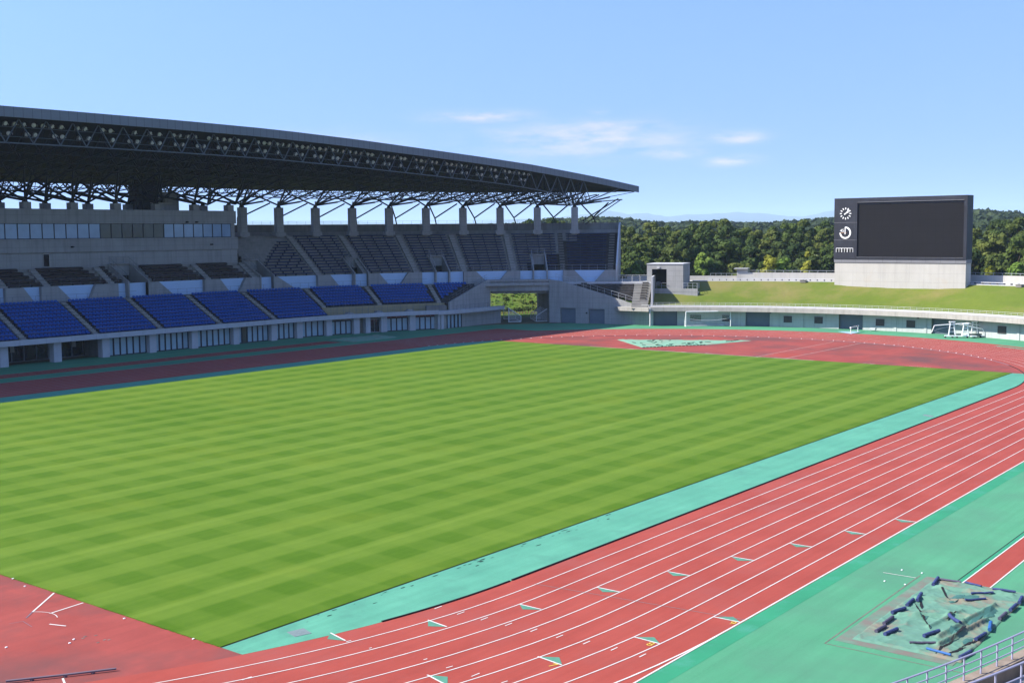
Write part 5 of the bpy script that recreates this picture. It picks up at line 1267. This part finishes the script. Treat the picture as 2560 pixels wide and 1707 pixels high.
ro1 = rail_near(56.28, 4.24, .62, -14, 30, .79, 'pale lilac steel railing on the near parapet in the lower right corner', (1.0, .66, .33), .027)
ro2 = rail_near(57.95, 4.22, 1.03, -14, 30, 1.12, 'lower of the two lilac steel railings, cut by the bottom right corner', (1.0, .66, .33), .03)
# ------------------------------------------------------------------ land beyond the stadium
def land_z(x, y):
    d = math.hypot(x - AX, y - AY)
    z = min(7.0, max(0.0, (d - 96) * .28))
    if d > 150: z += min(12, (d - 150) * .010)
    return z + (.35 * noise.noise(Vector((x * .06, y * .06, 0))) if d > 98 else 0)
g = MB()
rs = [83, 90, 96, 100, 104, 109, 114, 120, 128, 138, 150, 175, 210, 260, 330, 430, 600, 900, 1400, 2200, 3400, 5200, 16500]
ds = [-78 + 2.0 * i for i in range(95)]
def lp(d, r):
    q = A(d, r); return (q.x, q.y, land_z(q.x, q.y) - .03)
for d0, d1 in zip(ds[:-1], ds[1:]):
    for ra, rb_ in zip(rs[:-1], rs[1:]): g.face([lp(d0, ra), lp(d0, rb_), lp(d1, rb_), lp(d1, ra)], 'meadow')
struct(g, 'terrain')
def camdir(u): return yaw - math.atan((u - 1280) / 2934.12)
def horizon(u): return 584.5 - (u - 1280) * .00916
def ridge(name, prof, D, key, depth, back, base, step=8, rough=0, mtl=None):
    """a range of hills: its crest line at distance D, falling forward by `depth` metres"""
    g = MB(); us_ = list(range(prof[0][0], prof[-1][0] + 1, step)); secs = []
    for u in us_:
        for a, c in zip(prof[:-1], prof[1:]):
            if a[0] <= u <= c[0]: y = a[1] + (c[1] - a[1]) * (u - a[0]) / (c[0] - a[0]); break
        t = camdir(u); dd = D / math.cos(t - yaw); z = 15.7 + (horizon(u) - y) * D / 2934.12 + rough * noise.noise(Vector((u * .03, 0, D)))
        P = lambda k, zz: Vector((CAM.x + math.cos(t) * dd * k, CAM.y + math.sin(t) * dd * k, zz))
        mid = 1 - depth / D * .45
        secs.append([P(1 - depth / D, base), P(mid, base + (z - base) * .62 + rough * noise.noise(Vector((u * .02, 3, D)))), P(1, z), P(1 + back / D, base)])
    g.loft(secs, key); return struct(g, name), secs
MP = [(-700, 560), (0, 558), (420, 560), (700, 556), (830, 553), (960, 557), (1080, 559), (1180, 556), (1290, 549), (1400, 545), (1470, 536), (1525, 527), (1570, 537), (1620, 533), (1665, 542), (1720, 536), (1780, 535), (1830, 531), (1900, 533), (1960, 540), (2010, 542), (2060, 530), (2110, 524), (2180, 532), (2260, 545), (2400, 538), (2560, 546), (2900, 540), (3400, 550)]
random.seed(2); fine = []
for a, c in zip(MP[:-1], MP[1:]):
    fine.append(a)
    if a[0] > 300 and c[0] - a[0] > 30: fine += [(a[0] + (c[0] - a[0]) * q / 4, a[1] + (c[1] - a[1]) * q / 4 + random.uniform(-1.6, 1.6)) for q in (1, 2, 3)]
fine = [(int(a), b_) for a, b_ in fine] + [MP[-1]]
ridge('mountain', fine, 14000, 'mountain', 3600, 1200, 5, step=6)
HP = [(700, 590), (960, 582), (1080, 574), (1180, 572), (1300, 562), (1370, 552), (1440, 549), (1500, 545), (1560, 550), (1620, 558), (1700, 561), (1780, 555), (1850, 561), (1950, 559), (2000, 555), (2060, 550), (2200, 542), (2340, 534), (2430, 530), (2470, 529), (2500, 533), (2560, 540), (2750, 548), (3000, 560)]
_, hs = ridge('hill', [(a, b + 15) for a, b in HP], 860, 'hill', 420, 200, 10, step=10, rough=1.0)
# wood covering the hill: reads as one mass
rnd = random.Random(33); fw = MB()
def clump(mb, c, rad, n, size, key, flat=.75):
    for _ in range(n):
        d = Vector((rnd.gauss(0, 1), rnd.gauss(0, 1), rnd.gauss(0, 1))); d.normalize(); d.z = abs(d.z) * .9 + .05 if d.z < -.35 else d.z
        p = c + Vector((d.x * rad, d.y * rad, d.z * rad * flat)) * rnd.uniform(.72, 1.05)
        nn = (d + Vector((rnd.gauss(0, .3), rnd.gauss(0, .3), rnd.gauss(0, .3)))).normalized(); x = nn.cross(Vector((rnd.gauss(0, 1), rnd.gauss(0, 1), rnd.gauss(0, 1)))).normalized(); y = nn.cross(x); s = size * rnd.uniform(.6, 1.15)
        mb.face([p - x * s - y * s * .6, p + x * s - y * s * .8, p + x * s * .9 + y * s * .7, p - x * s * .7 + y * s], key, [(0, 0)] * 4)
for k in range(2900):
    i = rnd.randint(18, len(hs) - 2); s_ = hs[i]; t = rnd.random() ** .7
    q = s_[1].lerp(s_[2], (t - .35) / .65) if t > .35 else s_[0].lerp(s_[1], t / .35)
    rad = rnd.uniform(3.2, 5.5); clump(fw, q + Vector((rnd.uniform(-4, 4), rnd.uniform(-4, 4), rad * .35)), rad, 22, rad * .38, 'hill')
fo = fw.build('hill_wood'); tag(fo, 'dark wooded hills beyond the tree belt on the skyline', 'forest', kind='stuff')

# ------------------------------------------------------------------ trees
def tree_mesh(seed, lobes, key, nleaf=1500, leaf=.30, tall=1.0, spread=1.0):
    """unit: about 10 m tall; returns (crown, trunk) meshes"""
    r_0 = random.Random(seed); c = MB(); t = MB(); global rnd; rnd = r_0
    top_ = 10.0 * tall; L_ = []
    for k in range(lobes + 7):
        a = r_0.uniform(0, 6.28); h_ = r_0.uniform(.28, .96); wd = (1 - abs(h_ - .52) * 1.25); rr = r_0.uniform(.5, 1.0) * 2.7 * wd * spread
        L_.append((Vector((rr * math.cos(a), rr * math.sin(a), top_ * h_)), r_0.choice((.55, .7, .9, 1.05, 1.25)) * (.8 + .4 * wd)))
    L_.append((Vector((0, 0, top_ * .93)), 1.2))
    tot = sum(l[1] ** 2 for l in L_)
    for p, r in L_: clump(c, p, r, int(nleaf * 1.5 * r * r / tot), leaf * .78, key, .8)
    hgt = top_ * .8; prev = Vector((0, 0, 0)); pr_ = .26
    for q in range(1, 6):
        n = Vector((r_0.uniform(-.25, .25), r_0.uniform(-.25, .25), hgt * q / 5)); t.tube(prev, n, pr_, 'bark', 7, pr_ * .78); pr_ *= .78; prev = n
        if q >= 2:
            for _ in range(2): l_ = r_0.choice(L_)[0]; t.tube(n, n.lerp(l_, .85), pr_ * .6, 'bark', 5, .02)
    return c, t
kinds = []
for s, (lob, key, nl, lf, tl, sp_) in enumerate([(15, 'leaf_dark', 1700, .33, 1.0, 1.0), (17, 'leaf_olive', 1800, .32, .95, 1.1), (13, 'leaf_dark', 1600, .35, 1.1, .9), (18, 'leaf_olive', 1800, .31, 1.0, 1.15), (15, 'leaf_dark', 1700, .34, .9, 1.15), (16, 'leaf_olive', 1700, .33, 1.05, 1.0)]):
    c, t = tree_mesh(100 + s, lob, key, nl, lf, tl, sp_); kinds.append((c, t, tl * 10))
proto = []
for c, t, hh in kinds:
    co_ = c.build('crown'); to_ = t.build('trunk'); proto.append((co_.data, to_.data, hh)); bpy.data.objects.remove(co_); bpy.data.objects.remove(to_)
def put_tree(kind, x, y, ztop, label, group, wide=1.0, rz=0.0):
    cd, td, hh = proto[kind]; z = land_z(x, y); s = (ztop - z) / (hh * 1.03)
    o = empty('broadleaf_tree', label, 'tree', group, (x, y, z)); o.scale = (s * wide, s * wide, s); o.rotation_euler = (0, 0, rz)
    for nm_, me in (('crown', cd), ('trunk', td)): k = bpy.data.objects.new(nm_, me); col.objects.link(k); k.parent = o
    return o
rt = random.Random(77)
rows_ = [(91, 9.6, 12.6), (97, 10.5, 13.8), (104, 12.0, 15.0), (112, 13.2, 16.2), (121, 14.4, 17.2), (132, 15.4, 18.2), (146, 16.2, 19.4), (164, 17.0, 20.4)]
for ri, (d, za, zb) in enumerate(rows_):
    a = -46.0 + rt.uniform(0, 3)
    while a < 45:
        aa = a + rt.uniform(-.8, .8); dd = d + rt.uniform(-2.5, 2.5); q = A(aa, dd); u_dir = math.atan2(q.y - CAM.y, q.x - CAM.x)
        # a dip in the tree line where the hill shows, higher clumps beside it
        zt_ = rt.uniform(za - .8, zb + .4) + (1.6 if rt.random() < .09 else 0) + 1.0 * noise.noise(Vector((aa * .12, ri * .7, 0))) - (1.2 if aa > 12 else 0)
        uu = 1280 - math.tan(u_dir - yaw) * 2934.12; dz_ = (Vector((q.x, q.y, 0)) - CAM).dot(f_)
        if any(abs(uu - us_) < hw and dz_ < dd_ + 9 for us_, hw, dd_ in ((1760, 34, 224), (1922, 34, 212), (1962, 38, 213), (2018, 26, 210), (1585, 30, 222), (2545, 34, 196))): a += math.degrees(4.9 / d); continue
        if R(12) < u_dir < R(37.6):
            put_tree(rt.randrange(6), q.x, q.y, zt_, 'dark green broadleaf tree, one of the dense belt behind the grass bank', 'trees of the belt behind the bank', rt.uniform(.82, 1.12), rt.uniform(0, 6.28))
        a += math.degrees(4.9 / d) * rt.uniform(.8, 1.2)
def special(label, u, D, ztop, key, w_, hgt, lobes=9, seed=1, tall=1.0, nl=900, leaf=.22, name='broadleaf_tree'):
    t = camdir(u); dd = D / math.cos(t - yaw); x, y = CAM.x + math.cos(t) * dd, CAM.y + math.sin(t) * dd; z = land_z(x, y)
    r_0 = random.Random(seed); global rnd; rnd = r_0; c = MB(); zb = ztop - hgt
    for k in range(lobes):
        h_ = r_0.random(); wd = math.sin(math.pi * min(.98, max(.12, h_ * .8 + .15))) if tall <= 1 else max(.15, 1 - h_ * .9); a = r_0.uniform(0, 6.28); rr = r_0.uniform(.3, .75) * w_ / 2 * wd
        clump(c, Vector((rr * math.cos(a), rr * math.sin(a), zb - z + hgt * (.12 + .78 * h_))), w_ * .27 * (.6 + .5 * wd), nl // lobes, leaf, key, .9)
    o = empty(name, label, 'tree', None, (x, y, z)); c.build('crown', o)
    tr = MB(); tr.tube((0, 0, 0), (0, 0, ztop - z - hgt * .5), .16, 'bark', 6, .08); tr.build('trunk', o)
special('round bright green tree just above the crest wall, right of the concrete hut', 1760, 224, 11.9, 'leaf_light', 3.5, 4.6, 11, 5)
special('yellow-green bushy tree above the crest wall, left of the green one near the scoreboard', 1922, 212, 11.4, 'leaf_yellow', 3.4, 4.2, 11, 6)
special('light green bushy tree above the crest wall, right of its yellow-green neighbour', 1962, 213, 10.8, 'leaf_light', 3.8, 3.8, 11, 7)
special('slender yellow-green conical tree above the crest wall, left of the scoreboard', 2018, 210, 12.3, 'leaf_yellow', 2.4, 5.6, 12, 8, 2.0, 800)
special('low light green shrub showing between the stand and the concrete hut', 1585, 222, 10.0, 'leaf_light', 3.6, 3.4, 9, 9)
special('low yellowish shrub above the crest wall right of the scoreboard', 2545, 196, 9.9, 'leaf_light', 3.6, 2.6, 9, 10)
special('small green shrub above the crest wall beside the scoreboard right side', 2475, 198, 9.4, 'leaf_yellow', 1.8, 2.0, 7, 12)
# shrub and hedge beyond the gate
rnd = random.Random(61); mg = MB(); hc0 = Vector((156.2, 106.3, 0))
for k in range(420):
    q = hc0 + Vector((.613, -.79, 0)) * rnd.uniform(-9, 8) + Vector((.79, .613, 0)) * rnd.uniform(4.5, 26); w_ = rnd.uniform(.12, .42)
    clump(mg, Vector((q.x, q.y, land_z(q.x, q.y) + .02)), w_, 9, w_ * .5, 'leaf_light' if rnd.random() < .45 else 'leaf_olive', .55)
tag(mg.build('rough_grass'), 'rough tufted grass on the sunny slope beyond the gate', 'grass', kind='stuff')
rnd = random.Random(50)
hg = MB(); hc = Vector((156.2, 106.3, 0)); hx = Vector((.613, -.79, 0)); hy = Vector((.79, .613, 0))
for k in range(60):
    q = hc + hx * rnd.uniform(-5.5, 5.0) + hy * rnd.uniform(-.4, .4) + Vector((0, 0, rnd.uniform(.45, .8))); clump(hg, q, .45, 22, .14, 'leaf_dark', .9)
tag(hg.build('hedge'), 'dark clipped hedge across the far end of the gate passage', 'hedge')
pf = empty('post_fence', 'low fence of small pale posts under the hedge beyond the gate', 'fence'); r_b = MB()
for k in range(19):
    q = hc - hy * 1.2 + hx * (-5.4 + .58 * k); b = MB(); b.box((q.x, q.y, .16), (.2, .2, .34), 'terracotta', (hx, hy)); b.build('post', pf)
a, c = hc - hy * 1.15 - hx * 5.5, hc - hy * 1.15 + hx * 5.2; r_b.tube(a + Vector((0, 0, .42)), c + Vector((0, 0, .42)), .05, 'steel_dark', 5); r_b.build('rail', pf)
rnd = random.Random(51)
for k, (s_, d_, w_) in enumerate(((-3.2, 9, 1.1), (2.2, 8, .9), (-1.2, 13, 1.4), (3.5, 12, 1.2), (.6, 17, 1.6), (-4.2, 16, 1.5))):
    q = hc + hx * s_ + hy * d_; b = MB(); zq = land_z(q.x, q.y); clump(b, Vector((q.x, q.y, zq + w_ * .25)), w_ * .6, 60, .16, 'leaf_olive', .5)
    tag(b.build('meadow_shrub'), ['low olive shrub on the slope beyond the gate, lower left', 'low olive shrub on the slope beyond the gate, lower right', 'low olive shrub at mid slope beyond the gate, left', 'low olive shrub at mid slope beyond the gate, right', 'olive shrub high on the slope beyond the gate, centre', 'olive shrub high on the slope beyond the gate, far left'][k], 'shrub')
for k, (s_, d_) in enumerate(((-1.6, 7.5), (1.0, 8.5), (4.0, 10))):
    q = hc + hx * s_ + hy * d_; zq = land_z(q.x, q.y); o = empty('sapling', ['thin staked sapling on the slope beyond the gate, left', 'thin staked sapling on the slope beyond the gate, middle', 'thin staked sapling on the slope beyond the gate, right'][k], 'sapling', None, (q.x, q.y, zq)); b = MB(); b.tube((0, 0, 0), (0, 0, 2.6), .05, 'bark', 5, .03); b.build('trunk', o); b = MB(); clump(b, Vector((0, 0, 2.3)), .5, 30, .14, 'leaf_light', 1.2); b.build('crown', o)

# ------------------------------------------------------------------ haze
hz = MB(); hz.box((0, 0, 54), (12200, 12200, 110.4), 'haze_') if False else None
hm = bpy.data.materials.new('haze'); hm.use_nodes = True; t = hm.node_tree; t.nodes.clear(); o_ = t.nodes.new('ShaderNodeOutputMaterial'); v_ = t.nodes.new('ShaderNodeVolumePrincipled')
v_.inputs['Color'].default_value = (.62, .80, 1.0, 1); v_.inputs['Density'].default_value = HAZE = .000085; v_.inputs['Anisotropy'].default_value = 0.0
t.links.new(v_.outputs[0], o_.inputs['Volume']); M['haze'] = hm
hz = MB(); hz.box((0, 0, 169.0), (33200, 33200, 340.2), 'haze'); ho = hz.build('haze', kind='stuff'); tag(ho, 'pale blue air that fades the far hills and mountains', 'haze', kind='stuff')
